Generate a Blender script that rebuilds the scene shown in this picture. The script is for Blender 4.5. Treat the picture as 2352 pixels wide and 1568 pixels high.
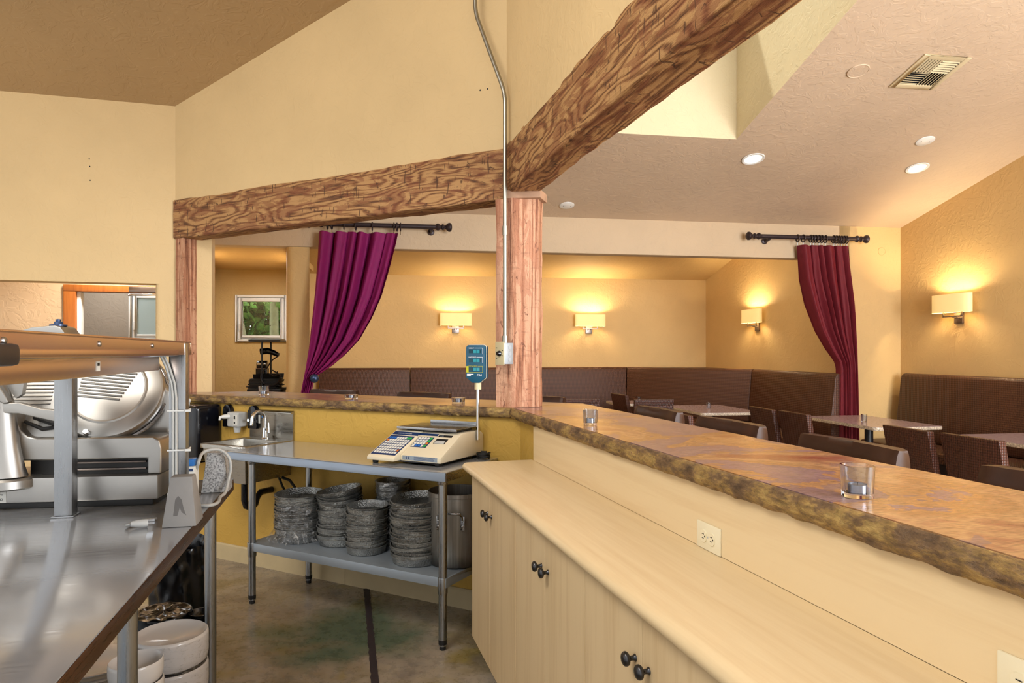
import bpy, bmesh, math, random
from math import sin, cos, pi, radians, hypot, atan2
from mathutils import Vector, Matrix, noise

random.seed(7)
for o in list(bpy.data.objects):
    bpy.data.objects.remove(o)
SC = bpy.context.scene
COL = SC.collection

# ------------------------------------------------------------------ camera
F, CX, HY, H = 1568.0, 1176.0, 808.0, 1.448        # focal length in px, centre column, horizon row, eye height (m)
cam_d = bpy.data.cameras.new('camera')
cam = bpy.data.objects.new('camera', cam_d); COL.objects.link(cam)
cam.location = (0, 0, H); cam.rotation_euler = (pi / 2, 0, 0)
cam_d.sensor_width = 36; cam_d.lens = 24.0; cam_d.shift_y = 24 / 2352; cam_d.clip_start = 0.02
SC.camera = cam

# ------------------------------------------------------------------ world, large lights, exposure
W = bpy.data.worlds.new('world'); SC.world = W; W.use_nodes = True
bg = W.node_tree.nodes['Background']; bg.inputs[0].default_value = (0.96, 0.98, 1.0, 1); bg.inputs[1].default_value = 1.4
SC.view_settings.view_transform = 'Standard'; SC.view_settings.look = 'None'
SC.view_settings.gamma = 1.0; SC.view_settings.exposure = 0.0
SC.view_settings.use_curve_mapping = False
SC.cycles.use_denoising = True
SC.cycles.max_bounces = 5; SC.cycles.diffuse_bounces = 3; SC.cycles.glossy_bounces = 3; SC.cycles.transmission_bounces = 5; SC.cycles.transparent_max_bounces = 8
SC.cycles.use_adaptive_sampling = True; SC.cycles.adaptive_threshold = 0.06; SC.cycles.adaptive_min_samples = 14
SC.cycles.caustics_reflective = False; SC.cycles.caustics_refractive = False
SC.cycles.sample_clamp_indirect = 6.0

def area(name, loc, target, sx, sy, energy, color):
    d = bpy.data.lights.new(name, 'AREA'); d.shape = 'RECTANGLE'; d.size = sx; d.size_y = sy
    d.energy = energy; d.color = color
    o = bpy.data.objects.new(name, d); COL.objects.link(o); o.location = loc
    o.rotation_euler = (Vector(target) - Vector(loc)).to_track_quat('-Z', 'Y').to_euler()
    return o
area('kitchen_fill_light', (-1.9, 0.5, 3.9), (-0.5, 2.2, 0.4), 1.8, 1.2, 88, (1.0, 0.95, 0.87))  # unseen fill added to brighten the kitchen, no fixture behind it
sun_d = bpy.data.lights.new('sun', 'SUN'); sun_d.energy = 3.0; sun_d.angle = 0.03; sun_d.color = (1.0, 0.95, 0.86)
sun = bpy.data.objects.new('sun', sun_d); COL.objects.link(sun); sun.rotation_euler = Vector((0.62, -0.20, -0.76)).to_track_quat('-Z', 'Y').to_euler()
area('skylight_light', (1.47, 4.79, 5.6), (1.5, 4.8, 0), 1.2, 1.8, 45, (0.93, 0.97, 1.0))
area('dining_window_light', (4.2, -0.6, 1.9), (2.2, 6.0, 2.6), 3.2, 2.2, 520, (0.95, 0.97, 1.0))
area('nook_fill_light', (-2.95, 7.75, 2.5), (-2.95, 7.75, 0), 0.9, 0.9, 24, (0.97, 0.99, 1.0))  # added fill for the dark window nook, not a ceiling fixture
area('alcove_fill_light', (0.45, 7.9, 2.95), (0.1, 9.6, 0.6), 5.0, 0.5, 60, (1.0, 0.84, 0.6))  # added fill behind the header, lifts the alcove beyond its sconces
area('lobby_fill_light', (-3.3, 6.1, 2.75), (-3.2, 6.6, 0), 0.6, 0.6, 180, (1.0, 0.94, 0.86))  # added light that brightens the lobby wall, no lamp there
area('far_room_fill_light', (-4.6, 7.6, 2.68), (-4.5, 7.7, 0), 0.6, 0.6, 25, (1.0, 0.96, 0.9))  # added light for the otherwise dim far room

# ------------------------------------------------------------------ plan frames (angle of local x in the plan)
AA = radians(15.48)
FA = AA - pi / 2          # right bar:  x runs towards the camera, y away from the kitchen
FB = radians(-27.8)       # left bar:   x to the right, y away from the kitchen
FC = radians(9.0)         # dining room: x to the right, y away
FD = AA                   # left kitchen wall and steel table: x to the right, y away

def w2(fr, u, v):
    return Vector((u * cos(fr) - v * sin(fr), u * sin(fr) + v * cos(fr)))
def loc2(fr, X, Y):
    return (X * cos(fr) + Y * sin(fr), -X * sin(fr) + Y * cos(fr))
def pv(px, fr, d):        # where the sight line of a column meets the vertical plane y=d of a frame -> (u, depth)
    r = (px - CX) / F
    Y = d / (-sin(fr) * r + cos(fr))
    return loc2(fr, r * Y, Y)[0], Y
def pu(px, fr, u):        # the same for the plane x=u -> (v, depth)
    r = (px - CX) / F
    Y = u / (cos(fr) * r + sin(fr))
    return loc2(fr, r * Y, Y)[1], Y
def zat(py, Y):
    return H + (HY - py) * Y / F
def pz(px, py, z):
    Y = (z - H) * F / (HY - py)
    return Vector(((px - CX) * Y / F, Y, z))

# ------------------------------------------------------------------ materials
def lin(h):
    h = h.lstrip('#'); c = [int(h[i:i + 2], 16) / 255 for i in (0, 2, 4)]
    return tuple(x / 12.92 if x <= 0.04045 else ((x + 0.055) / 1.055) ** 2.4 for x in c) + (1,)

class Mat:
    def __init__(s, name, base='#808080', rough=0.5, metal=0.0, **kw):
        s.m = bpy.data.materials.new(name); s.m.use_nodes = True
        s.nt = s.m.node_tree; s.n = s.nt.nodes; s.l = s.nt.links
        s.b = s.n['Principled BSDF']; s.out = s.n['Material Output']
        s.b.inputs['Base Color'].default_value = lin(base)
        s.b.inputs['Roughness'].default_value = rough; s.b.inputs['Metallic'].default_value = metal
        for k, v in kw.items():
            s.b.inputs[k.replace('_', ' ')].default_value = v
        s.tc = None
    def node(s, t, **kw):
        n = s.n.new(t)
        for k, v in kw.items():
            if k.startswith('i_'):
                n.inputs[k[2:].replace('_', ' ')].default_value = v
            else:
                setattr(n, k, v)
        return n
    def coord(s, scale=(1, 1, 1), which='Object', rot=(0, 0, 0)):
        if s.tc is None: s.tc = s.node('ShaderNodeTexCoord')
        mp = s.node('ShaderNodeMapping'); mp.inputs['Scale'].default_value = scale; mp.inputs['Rotation'].default_value = rot
        s.l.new(s.tc.outputs[which], mp.inputs['Vector']); return mp.outputs[0]
    def noise(s, vec, scale=5, detail=4, rough=0.55, dist=0.0):
        n = s.node('ShaderNodeTexNoise'); n.inputs['Scale'].default_value = scale
        n.inputs['Detail'].default_value = detail; n.inputs['Roughness'].default_value = rough
        n.inputs['Distortion'].default_value = dist
        s.l.new(vec, n.inputs['Vector']); return n.outputs['Fac']
    def ramp(s, fac, stops, interp='LINEAR'):
        r = s.node('ShaderNodeValToRGB'); cr = r.color_ramp; cr.interpolation = interp
        while len(cr.elements) < len(stops): cr.elements.new(0.5)
        for e, (p, c) in zip(cr.elements, stops):
            e.position = p; e.color = lin(c) if isinstance(c, str) else (c, c, c, 1)
        s.l.new(fac, r.inputs[0]); return r.outputs[0]
    def math(s, op, a, b=0.0, c=None):
        n = s.node('ShaderNodeMath', operation=op)
        for i, x in enumerate((a, b) if c is None else (a, b, c)):
            if isinstance(x, (int, float)): n.inputs[i].default_value = x
            else: s.l.new(x, n.inputs[i])
        return n.outputs[0]
    def mix(s, fac, a, b, mode='MIX'):
        n = s.node('ShaderNodeMix', data_type='RGBA', blend_type=mode)
        if isinstance(fac, (int, float)): n.inputs[0].default_value = fac
        else: s.l.new(fac, n.inputs[0])
        for i, x in ((6, a), (7, b)):
            if isinstance(x, str): n.inputs[i].default_value = lin(x)
            else: s.l.new(x, n.inputs[i])
        return n.outputs[2]
    def color(s, c): s.l.new(c, s.b.inputs['Base Color']); return s
    def rough(s, c): s.l.new(c, s.b.inputs['Roughness']); return s
    def bump(s, h, strength=0.3, dist=0.01):
        n = s.node('ShaderNodeBump'); n.inputs['Strength'].default_value = strength; n.inputs['Distance'].default_value = dist
        s.l.new(h, n.inputs['Height']); s.l.new(n.outputs[0], s.b.inputs['Normal']); return s

MT = {}
def plain(key, base, rough=0.5, metal=0.0, var=0.0, **kw):
    m = Mat(key, base, rough, metal, **kw)
    if var:
        f = m.noise(m.coord(), 9, 4)
        d = m.ramp(f, [(0.3, 1 - var), (0.7, 1.0)])
        m.color(m.mix(1.0, base, d, 'MULTIPLY'))
    MT[key] = m.m; return m
def plaster(key, base, var=0.10):
    m = Mat(key, base, 0.62); m.b.inputs['Specular IOR Level'].default_value = 0.35
    c = m.coord()
    m.color(m.mix(1.0, base, m.ramp(m.noise(c, 1.3, 3, 0.6), [(0.3, 1 - var), (0.7, 1.0)]), 'MULTIPLY'))
    m.bump(m.ramp(m.noise(c, 9, 2, 0.6, 1.6), [(0.47, 0.0), (0.55, 1.0)]), 0.2, 0.006)
    MT[key] = m.m
plaster('plaster_kitchen', '#dcbf8e')
plaster('plaster_dining', '#d8b67e')
plaster('plaster_ceiling', '#d6bea4')
plaster('plaster_kitchen_ceiling', '#bfa27a')
plaster('plaster_half_wall', '#cfa64e', 0.12)
plaster('plaster_lobby', '#e2c29a')
plaster('plaster_nook', '#cfae72')
plaster('plaster_well', '#dccaa6')
plaster('plaster_header_lit', '#d2ba9a')  # same wall as the end wall; its different lighting is put into the colour
plaster('plaster_grey', '#9a8f82')

def wood_beam(key, light, mid, dark, ring, red, sc=1.0, along=1.0):
    m = Mat(key, light, 0.62)
    f = m.noise(m.coord((0.32 * along, 2.0 * sc, 2.0 * sc)), 2.2, 3, 0.5, 0.25)
    wob = m.noise(m.coord((2.5, 14, 14)), 2.0, 4, 0.65)
    ph = m.math('ADD', m.math('MULTIPLY', f, ring), m.math('MULTIPLY', wob, 3.2))
    s = m.math('MULTIPLY_ADD', m.math('SINE', ph), 0.5, 0.5)
    fine = m.noise(m.coord((1.3, 48, 48)), 3, 5, 0.75)
    g = m.math('ADD', m.math('MULTIPLY', s, 0.30), m.math('MULTIPLY', fine, 0.78))
    col = m.ramp(g, [(0.30, dark), (0.44, mid), (0.60, light), (0.95, light)])
    blot = m.noise(m.coord((1.6, 6, 6)), 2.6, 5, 0.65, 0.8)
    col = m.mix(m.ramp(blot, [(0.51, 0.0), (0.54, 0.75)]), col, m.mix(0.3, red, col))
    chop = m.noise(m.coord((10, 13, 13)), 2.0, 4, 0.65, 0.8)
    col = m.mix(m.ramp(chop, [(0.62, 0.0), (0.68, 0.85)]), col, dark)
    tick = m.noise(m.coord((26, 5, 5)), 2.0, 2, 0.5, 0.3)
    col = m.mix(m.ramp(tick, [(0.64, 0.0), (0.67, 0.8 if along == 1.0 else 0.25)]), col, dark)
    m.color(col)
    hgt = m.math('ADD', g, m.math('ADD', m.math('MULTIPLY', m.noise(m.coord((6, 7, 7)), 2.0, 4), 1.3), m.math('MULTIPLY', chop, -1.2)))
    m.bump(hgt, 0.8, 0.008)
    MT[key] = m.m
wood_beam('beam_wood', '#b98d5b', '#8c5e38', '#472817', 130, '#7d4228')
wood_beam('post_wood', '#c79676', '#a56d4d', '#673823', 40, '#a86c4e', 2.2, 0.3)

def maple(key, base, dark, axis):
    m = Mat(key, base, 0.38)
    sc = {'x': (0.8, 16, 16), 'z': (16, 16, 0.8)}[axis]
    f = m.noise(m.coord(sc), 2.4, 5, 0.65, 0.3)
    f2 = m.noise(m.coord(tuple(k * 0.25 for k in sc)), 2.0, 3, 0.5, 0.4)
    col = m.ramp(m.math('ADD', m.math('MULTIPLY', f, 0.6), m.math('MULTIPLY', f2, 0.4)), [(0.30, dark), (0.55, base), (0.8, base)])
    m.color(col); MT[key] = m.m
maple('maple_top', '#e2cba2', '#d6ba8e', 'x')
maple('maple_door', '#dac096', '#c8aa7e', 'z')
maple('orange_wood', '#b0682c', '#8f4d1d', 'z')

def slate():
    m = Mat('slate_top', '#c98b45', 0.2)
    c = m.coord((1, 1, 1))
    f = m.noise(c, 2.1, 7, 0.62, 0.45)
    col = m.ramp(f, [(0.0, '#8b6d6b'), (0.36, '#97796f'), (0.478, '#8b6e70'), (0.484, '#9c7050'), (0.492, '#b38552'), (0.52, '#a1764e'), (0.57, '#b68d62'), (0.63, '#9c6c4e'), (0.70, '#8c4a38')])
    g = m.noise(c, 3.5, 5, 0.6, 0.4)
    col = m.mix(m.ramp(g, [(0.585, 0.0), (0.592, 0.8)]), col, '#8a6d66')
    st = m.noise(m.coord((60, 12, 12)), 3, 4)
    col = m.mix(0.6, col, m.mix(1.0, col, m.ramp(st, [(0.35, 0.5), (0.6, 1.0)]), 'MULTIPLY'))
    m.color(col); m.rough(m.ramp(g, [(0.4, 0.16), (0.7, 0.28)]))
    m.bump(m.math('ADD', m.math('MULTIPLY', f, 0.8), m.math('MULTIPLY', st, 0.15)), 0.25, 0.01)
    MT['slate_top'] = m.m
    m = Mat('slate_edge', '#6a5230', 0.55)
    c = m.coord((1, 3, 3))
    f = m.noise(c, 26, 5, 0.75); g = m.noise(m.coord((1, 1, 2.4)), 10, 6, 0.7)
    col = m.ramp(g, [(0.34, '#59422c'), (0.46, '#7c6042'), (0.54, '#a07f49'), (0.62, '#b8995a'), (0.70, '#7c5642')])
    col = m.mix(1.0, col, m.ramp(f, [(0.35, 0.5), (0.6, 1.0)]), 'MULTIPLY')
    m.color(col); m.bump(m.math('ADD', f, g), 0.6, 0.01); MT['slate_edge'] = m.m
slate()

def steel(key, base, rough, stretch=(2, 60, 60), warm=None, bumpy=0.02, scr=False):
    m = Mat(key, base, rough, 1.0)
    f = m.noise(m.coord(stretch), 4, 4, 0.6)
    m.rough(m.ramp(f, [(0.3, max(0.02, rough - 0.06)), (0.7, rough + 0.08)]))
    g = m.noise(m.coord(), 1.5, 4)
    m.color(m.mix(m.ramp(g, [(0.35, 0.0), (0.7, 0.5)]), base, warm or base))
    m.bump(f, bumpy, 0.002)
    MT[key] = m.m; return m
steel('steel_top', '#c8cbd0', 0.14, (3, 50, 3), '#b4b6ba', 0.0).b.inputs['Metallic'].default_value = 0.62
steel('steel', '#a9aaac', 0.27, (2, 50, 50), '#97989a')
steel('steel_sink', '#a8a49c', 0.3, (2, 40, 40), '#8f8a82')
plain('steel_warm_reflect', '#d6bfae', 0.27, 1.0)  # stainless steel with reflected warm surroundings put into its colour
steel('steel_edge', '#a27a62', 0.3, (60, 2, 60), '#8d6650', 0.0)
steel('steel_apron', '#8f98a4', 0.36, (2, 60, 60), '#838c98', 0.0)
steel('steel_post', '#a4a6a8', 0.3, (60, 60, 2), '#8e9092')
steel('galvanised', '#aab4be', 0.45, (8, 8, 8), '#97a2ac', 0.05).b.inputs['Metallic'].default_value = 0.6
plain('cast_aluminium', '#aaa7a2', 0.4, 1.0)
steel('emt', '#9c9a90', 0.35, (40, 40, 2), '#b5b2a6')
steel('chrome', '#d8dadc', 0.06, (3, 3, 3), None, 0.0)
steel('nickel', '#8d827c', 0.35, (3, 3, 3))
m = Mat('pan_metal', '#6e6e6c', 0.33, 0.75)
v = m.node('ShaderNodeTexVoronoi'); v.inputs['Scale'].default_value = 130; m.l.new(m.coord(), v.inputs['Vector'])
m.color(m.mix(m.ramp(m.noise(m.coord(), 12, 3), [(0.35, 0.0), (0.65, 1.0)]), '#787876', '#b0b0ac'))
m.bump(v.outputs['Distance'], 0.55, 0.004); MT['pan_metal'] = m.m
m = Mat('pot_metal', '#9b958c', 0.4, 0.7)
gz = m.node('ShaderNodeSeparateXYZ'); m.l.new(m.coord(), gz.inputs[0])
sm = m.ramp(m.math('ADD', gz.outputs[2], m.math('MULTIPLY', m.noise(m.coord((1, 1, .5)), 9, 4), 0.16)), [(0.06, 1.0), (0.17, 0.0)])
m.color(m.mix(sm, m.ramp(m.noise(m.coord((30, 30, 1)), 3, 3), [(0.3, '#857f76'), (0.7, '#a39d94')]), '#2a2522')); MT['pot_metal'] = m.m

m = Mat('floor_concrete', '#8d7f63', 0.38)
c = m.coord()
f = m.noise(c, 1.6, 8, 0.68, 0.3); g = m.noise(c, 16, 6, 0.75)
col = m.ramp(f, [(0.30, '#6b5f49'), (0.43, '#9c8d70'), (0.52, '#b3a592'), (0.62, '#908478'), (0.74, '#b0a498')])
col = m.mix(m.ramp(m.noise(c, 2.1, 4, 0.6, 0.6), [(0.56, 0.0), (0.66, 0.65)]), col, '#9c8a4a')
# green dye stain spreading from the middle of the table
sp = m.node('ShaderNodeVectorMath', operation='DISTANCE'); m.l.new(c, sp.inputs[0]); sp.inputs[1].default_value = (-0.8, 3.55, 0)
st = m.math('SUBTRACT', 0.95, m.math('ADD', sp.outputs['Value'], m.math('MULTIPLY', m.noise(c, 2.6, 5, 0.6, 0.5), 0.9)))
col = m.mix(m.ramp(st, [(0.02, 0.0), (0.3, 0.8)]), col, '#4c6a52')
sp2 = m.node('ShaderNodeVectorMath', operation='DISTANCE'); m.l.new(c, sp2.inputs[0]); sp2.inputs[1].default_value = (-0.05, 2.62, 0)
st2 = m.math('SUBTRACT', 0.55, m.math('ADD', sp2.outputs['Value'], m.math('MULTIPLY', m.noise(c, 4, 4, 0.6), 0.6)))
col = m.mix(m.ramp(st2, [(0.02, 0.0), (0.2, 0.7)]), col, '#7fa392')
col = m.mix(1.0, col, m.ramp(g, [(0.3, 0.72), (0.6, 1.0)]), 'MULTIPLY')
m.color(col); m.rough(m.ramp(g, [(0.35, 0.18), (0.65, 0.42)])); m.bump(g, 0.03, 0.003); MT['floor_concrete'] = m.m

def velvet(key, base):
    m = Mat(key, base, 0.75)
    m.b.inputs['Sheen Weight'].default_value = 0.6; m.b.inputs['Sheen Roughness'].default_value = 0.35
    m.b.inputs['Sheen Tint'].default_value = lin('#d0208c' if 'plum' in key else '#b01c30')
    m.color(m.mix(1.0, base, m.ramp(m.noise(m.coord((30, 30, 4)), 4, 3), [(0.3, 0.75), (0.7, 1.0)]), 'MULTIPLY'))
    MT[key] = m.m
velvet('velvet_plum', '#8c0a5e')
velvet('velvet_red', '#700c1e')

def weave(key, base, dark, scale, rough=0.42, strength=0.5):
    m = Mat(key, base, rough, Specular_IOR_Level=0.3)
    c = m.coord((1, 1, 1))
    sx = m.node('ShaderNodeSeparateXYZ'); m.l.new(c, sx.inputs[0])
    xy = m.math('SUBTRACT', sx.outputs[0], sx.outputs[1])
    a = m.math('SINE', m.math('MULTIPLY', m.math('ADD', xy, sx.outputs[2]), scale))
    b = m.math('SINE', m.math('MULTIPLY', m.math('SUBTRACT', xy, sx.outputs[2]), scale))
    h = m.math('MULTIPLY_ADD', m.math('MULTIPLY', a, b), 0.5, 0.5)
    m.color(m.mix(h, dark, base)); m.bump(h, strength, 0.004); MT[key] = m.m
weave('booth_vinyl', '#62402f', '#3a231a', 150)
weave('chair_weave', '#59352a', '#2e1912', 180, 0.38, 0.7)
m = plain('stool_leather', '#3a241b', 0.34, Specular_IOR_Level=0.3); m.bump(m.noise(m.coord(), 60, 3), 0.1, 0.002)
m.color(m.ramp(m.noise(m.coord(), 5, 4), [(0.35, '#2a1912'), (0.65, '#3f281e')]))
m = plain('table_laminate', '#a08a90', 0.22); m.color(m.ramp(m.noise(m.coord(), 40, 4), [(0.35, '#93808a'), (0.65, '#a8949a')]))
m = plain('table_edge', '#cbb9a2', 0.35); m.color(m.ramp(m.noise(m.coord(), 90, 3), [(0.4, '#9d8d7c'), (0.6, '#d8c8b2')]))
m = plain('granite', '#8f8f8f', 0.55); m.color(m.ramp(m.noise(m.coord(), 150, 3, 0.7), [(0.38, '#5c5c5e'), (0.5, '#9b9b9b'), (0.62, '#aeaeae')]))
m = plain('cement', '#8a8784', 0.7, 0, 0.15)
plain('stain', '#63605e', 0.7, 0, 0.2)
plain('baseboard', '#cdb98f', 0.5, 0, 0.1)
plain('black_metal', '#17171b', 0.4); plain('black_plastic', '#0c0d14', 0.16); plain('black_rubber', '#101010', 0.6)
plain('dark_iron', '#2b2528', 0.45, 0.5); plain('rod_iron', '#3a2f31', 0.4, 0.4)
plain('knob_metal', '#4a4a4c', 0.3, 0.9); plain('bag_black', '#08080a', 0.2)
plain('ivory_plastic', '#e6ddc0', 0.35); plain('beige_plastic', '#c9bb93', 0.4); plain('white_paint', '#f2f2f0', 0.4)
plain('white_plastic', '#d6d6d2', 0.35); plain('grey_plastic', '#b9b9b6', 0.4); plain('grey_cable', '#a9a9a5', 0.5)
plain('white_china', '#cfcac6', 0.18); plain('scale_body', '#e2d6ba', 0.4); plain('scale_blue', '#15315f', 0.3)
plain('display_teal', '#0f4a63', 0.25); plain('display_glass', '#123a45', 0.08); plain('display_lit', '#2b8a96', 0.1)
plain('yellow_paint', '#b5b21e', 0.4); plain('print_white', '#e8e8e8', 0.5); plain('print_black', '#111111', 0.6)
plain('key_white', '#e4e2da', 0.4); plain('key_green', '#2fae4c', 0.4); plain('key_blue', '#2a6cc0', 0.4); plain('key_orange', '#e07a2c', 0.4)
plain('label_grey', '#9aa6b2', 0.35, 0.4); plain('label_white', '#d5d3cb', 0.45); plain('box_blue', '#2a6ab0', 0.4)
plain('terracotta', '#9a5440', 0.6); plain('wax', '#c9cad0', 0.4, 0.0); plain('foil', '#b9bcc4', 0.25, 0.9)
plain('chair_wood', '#6e4127', 0.45, 0, 0.2); plain('void_black', '#050505', 0.9); plain('slicer_dark', '#15120f', 0.5, 0, 0.4)
plain('joint_filler', '#3d3236', 0.7, 0, 0.3); plain('vent_paint', '#d8c8a4', 0.45); plain('bark_pale', '#b5b48e', 0.8, 0, 0.3)
plain('paper_dark', '#1b1a1c', 0.5); plain('steel_knob_blue', '#3a4a6a', 0.3, 0.6); plain('end_grain', '#b99173', 0.7, 0, 0.3)

def glass(key, tint=(1, 1, 1, 1)):
    m = Mat(key); n = m.n; n.remove(m.b)
    tr = m.node('ShaderNodeBsdfTransparent'); tr.inputs[0].default_value = tint
    gl = m.node('ShaderNodeBsdfGlossy'); gl.inputs['Roughness'].default_value = 0.03
    fr = m.node('ShaderNodeFresnel'); fr.inputs[0].default_value = 1.45
    mx = m.node('ShaderNodeMixShader'); m.l.new(fr.outputs[0], mx.inputs[0]); m.l.new(tr.outputs[0], mx.inputs[1]); m.l.new(gl.outputs[0], mx.inputs[2])
    m.l.new(mx.outputs[0], m.out.inputs[0]); MT[key] = m.m
glass('pane_glass', (0.93, 0.96, 0.95, 1))
m = Mat('cup_glass', '#f4f6fa', 0.02); m.b.inputs['Transmission Weight'].default_value = 1.0; m.b.inputs['IOR'].default_value = 1.48; MT['cup_glass'] = m.m
# cling film: mostly clear, streaked with gloss
m = Mat('cling_film'); m.n.remove(m.b)
tr = m.node('ShaderNodeBsdfTransparent'); tr.inputs[0].default_value = (0.95, 0.95, 0.96, 1)
gl = m.node('ShaderNodeBsdfGlossy'); gl.inputs['Roughness'].default_value = 0.3; gl.inputs[0].default_value = (1, 1, 1, 1)
fz = m.ramp(m.noise(m.coord((1, 1, 2.5)), 26, 5, 0.7, 1.5), [(0.52, 0.03), (0.68, 0.32)])
bn = m.node('ShaderNodeBump'); bn.inputs['Strength'].default_value = 0.8; m.l.new(fz, bn.inputs['Height']); m.l.new(bn.outputs[0], gl.inputs['Normal'])
mx = m.node('ShaderNodeMixShader'); m.l.new(fz, mx.inputs[0]); m.l.new(tr.outputs[0], mx.inputs[1]); m.l.new(gl.outputs[0], mx.inputs[2])
m.l.new(mx.outputs[0], m.out.inputs[0]); MT['cling_film'] = m.m
# frosted window pane
m = plain('frosted_glass', '#e4ecec', 0.5); m.b.inputs['Transmission Weight'].default_value = 0.85
# lit lamp shade and lamp diffuser
m = plain('lamp_shade', '#f0d9a4', 0.8); m.b.inputs['Emission Color'].default_value = lin('#f7cf7e'); m.b.inputs['Emission Strength'].default_value = 0.55
m = plain('downlight_lens', '#ffffff', 0.5); m.b.inputs['Emission Color'].default_value = lin('#fff0c8'); m.b.inputs['Emission Strength'].default_value = 3.0
def leafy(key, a, b):
    m = Mat(key, a, 0.5); c = m.ramp(m.noise(m.coord(), 6, 2), [(0.35, a), (0.65, b)]); m.color(c)
    tl = m.node('ShaderNodeBsdfTranslucent'); m.l.new(c, tl.inputs[0])
    mx = m.node('ShaderNodeMixShader'); mx.inputs[0].default_value = 0.5
    m.l.new(m.b.outputs[0], mx.inputs[1]); m.l.new(tl.outputs[0], mx.inputs[2]); m.l.new(mx.outputs[0], m.out.inputs[0]); MT[key] = m.m
leafy('leaf', '#5c9a3c', '#b4d880'); leafy('leaf_dark', '#3c7a34', '#8cc25c')

# ------------------------------------------------------------------ mesh building
class MB:
    def __init__(s): s.v = []; s.f = []
    def add(s, vs, fs, M=None):
        k = len(s.v)
        s.v += [tuple(M @ Vector(p)) if M is not None else tuple(p) for p in vs]
        s.f += [tuple(i + k for i in f) for f in fs]; return s
    def box(s, x0, x1, y0, y1, z0, z1, M=None):
        vs = [(x, y, z) for z in (z0, z1) for y in (y0, y1) for x in (x0, x1)]
        return s.add(vs, [(0, 2, 3, 1), (4, 5, 7, 6), (0, 1, 5, 4), (1, 3, 7, 5), (3, 2, 6, 7), (2, 0, 4, 6)], M)
    def prism(s, poly, z0, z1, M=None):
        n = len(poly); vs = [(x, y, z0) for x, y in poly] + [(x, y, z1) for x, y in poly]
        fs = [tuple(range(n - 1, -1, -1)), tuple(range(n, 2 * n))] + [(i, (i + 1) % n, n + (i + 1) % n, n + i) for i in range(n)]
        return s.add(vs, fs, M)
    def xprism(s, poly, x0, x1, M=None):          # poly in (y,z) pushed along x
        n = len(poly); vs = [(x0, y, z) for y, z in poly] + [(x1, y, z) for y, z in poly]
        fs = [tuple(range(n)), tuple(range(2 * n - 1, n - 1, -1))] + [(i, n + i, n + (i + 1) % n, (i + 1) % n) for i in range(n)]
        return s.add(vs, fs, M)
    def lathe(s, prof, n=24, M=None, close=False):
        vs, fs = [], []
        for r, z in prof:
            vs += [(r * cos(2 * pi * i / n), r * sin(2 * pi * i / n), z) for i in range(n)]
        for j in range(len(prof) - 1):
            fs += [(j * n + i, j * n + (i + 1) % n, (j + 1) * n + (i + 1) % n, (j + 1) * n + i) for i in range(n)]
        if close:
            fs += [tuple(range(n - 1, -1, -1)), tuple(range((len(prof) - 1) * n, len(prof) * n))]
        return s.add(vs, fs, M)
    def tube(s, path, r, n=10, closed=False, M=None, caps=True):
        P = [Vector(p) for p in path]; k = len(P); vs, fs = [], []; up = None
        for i, p in enumerate(P):
            a = P[(i - 1) % k] if (i or closed) else P[i]; b = P[(i + 1) % k] if (i < k - 1 or closed) else P[i]
            t = (b - a).normalized()
            if up is None: up = t.orthogonal().normalized()
            up = (up - t * up.dot(t)).normalized(); w = t.cross(up)
            rr = r[i] if isinstance(r, (list, tuple)) else r
            vs += [tuple(p + (up * cos(2 * pi * j / n) + w * sin(2 * pi * j / n)) * rr) for j in range(n)]
        for i in range(k if closed else k - 1):
            q = (i + 1) % k
            fs += [(i * n + j, i * n + (j + 1) % n, q * n + (j + 1) % n, q * n + j) for j in range(n)]
        if caps and not closed: fs += [tuple(range(n - 1, -1, -1)), tuple(range((k - 1) * n, k * n))]
        return s.add(vs, fs, M)
    def ball(s, c, rx, ry=None, rz=None, n=16, m=10, M=None):
        ry = ry or rx; rz = rz or rx
        prof = [(sin(pi * j / m), -cos(pi * j / m)) for j in range(m + 1)]
        vs = [(c[0] + rx * max(r, 1e-4) * cos(2 * pi * i / n), c[1] + ry * max(r, 1e-4) * sin(2 * pi * i / n), c[2] + rz * z) for r, z in prof for i in range(n)]
        fs = [(j * n + i, j * n + (i + 1) % n, (j + 1) * n + (i + 1) % n, (j + 1) * n + i) for j in range(m) for i in range(n)]
        return s.add(vs, fs, M)
    def grid(s, fn, nu, nv, M=None, cu=False):
        vs = [fn(i / nu, j / nv) for j in range(nv + 1) for i in range(nu + (0 if cu else 1))]
        w = nu if cu else nu + 1
        fs = [(j * w + i, j * w + (i + 1) % w, (j + 1) * w + (i + 1) % w, (j + 1) * w + i) for j in range(nv) for i in range(nu)]
        return s.add(vs, fs, M)
    def build(s, name, mat, parent=None, loc=(0, 0, 0), rot=(0, 0, 0), bevel=0.0, seg=2, smooth=True, angle=35, solid=0.0):
        me = bpy.data.meshes.new(name); me.from_pydata(s.v, [], s.f)
        bm = bmesh.new(); bm.from_mesh(me)
        bmesh.ops.remove_doubles(bm, verts=bm.verts, dist=1e-5)
        bmesh.ops.recalc_face_normals(bm, faces=bm.faces)
        if bevel:
            es = [e for e in bm.edges if len(e.link_faces) == 2 and e.calc_face_angle(0) > radians(30)]
            bmesh.ops.bevel(bm, geom=es, offset=bevel, segments=seg, profile=0.6, affect='EDGES', clamp_overlap=True)
        if solid:
            bmesh.ops.solidify(bm, geom=bm.faces, thickness=solid)
        bm.to_mesh(me); bm.free()
        if smooth:
            me.shade_smooth(); me.set_sharp_from_angle(angle=radians(angle))
        me.materials.append(MT[mat] if isinstance(mat, str) else mat)
        o = bpy.data.objects.new(name, me); COL.objects.link(o)
        o.location = loc; o.rotation_euler = rot
        if parent is not None: o.parent = parent
        return o
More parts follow.
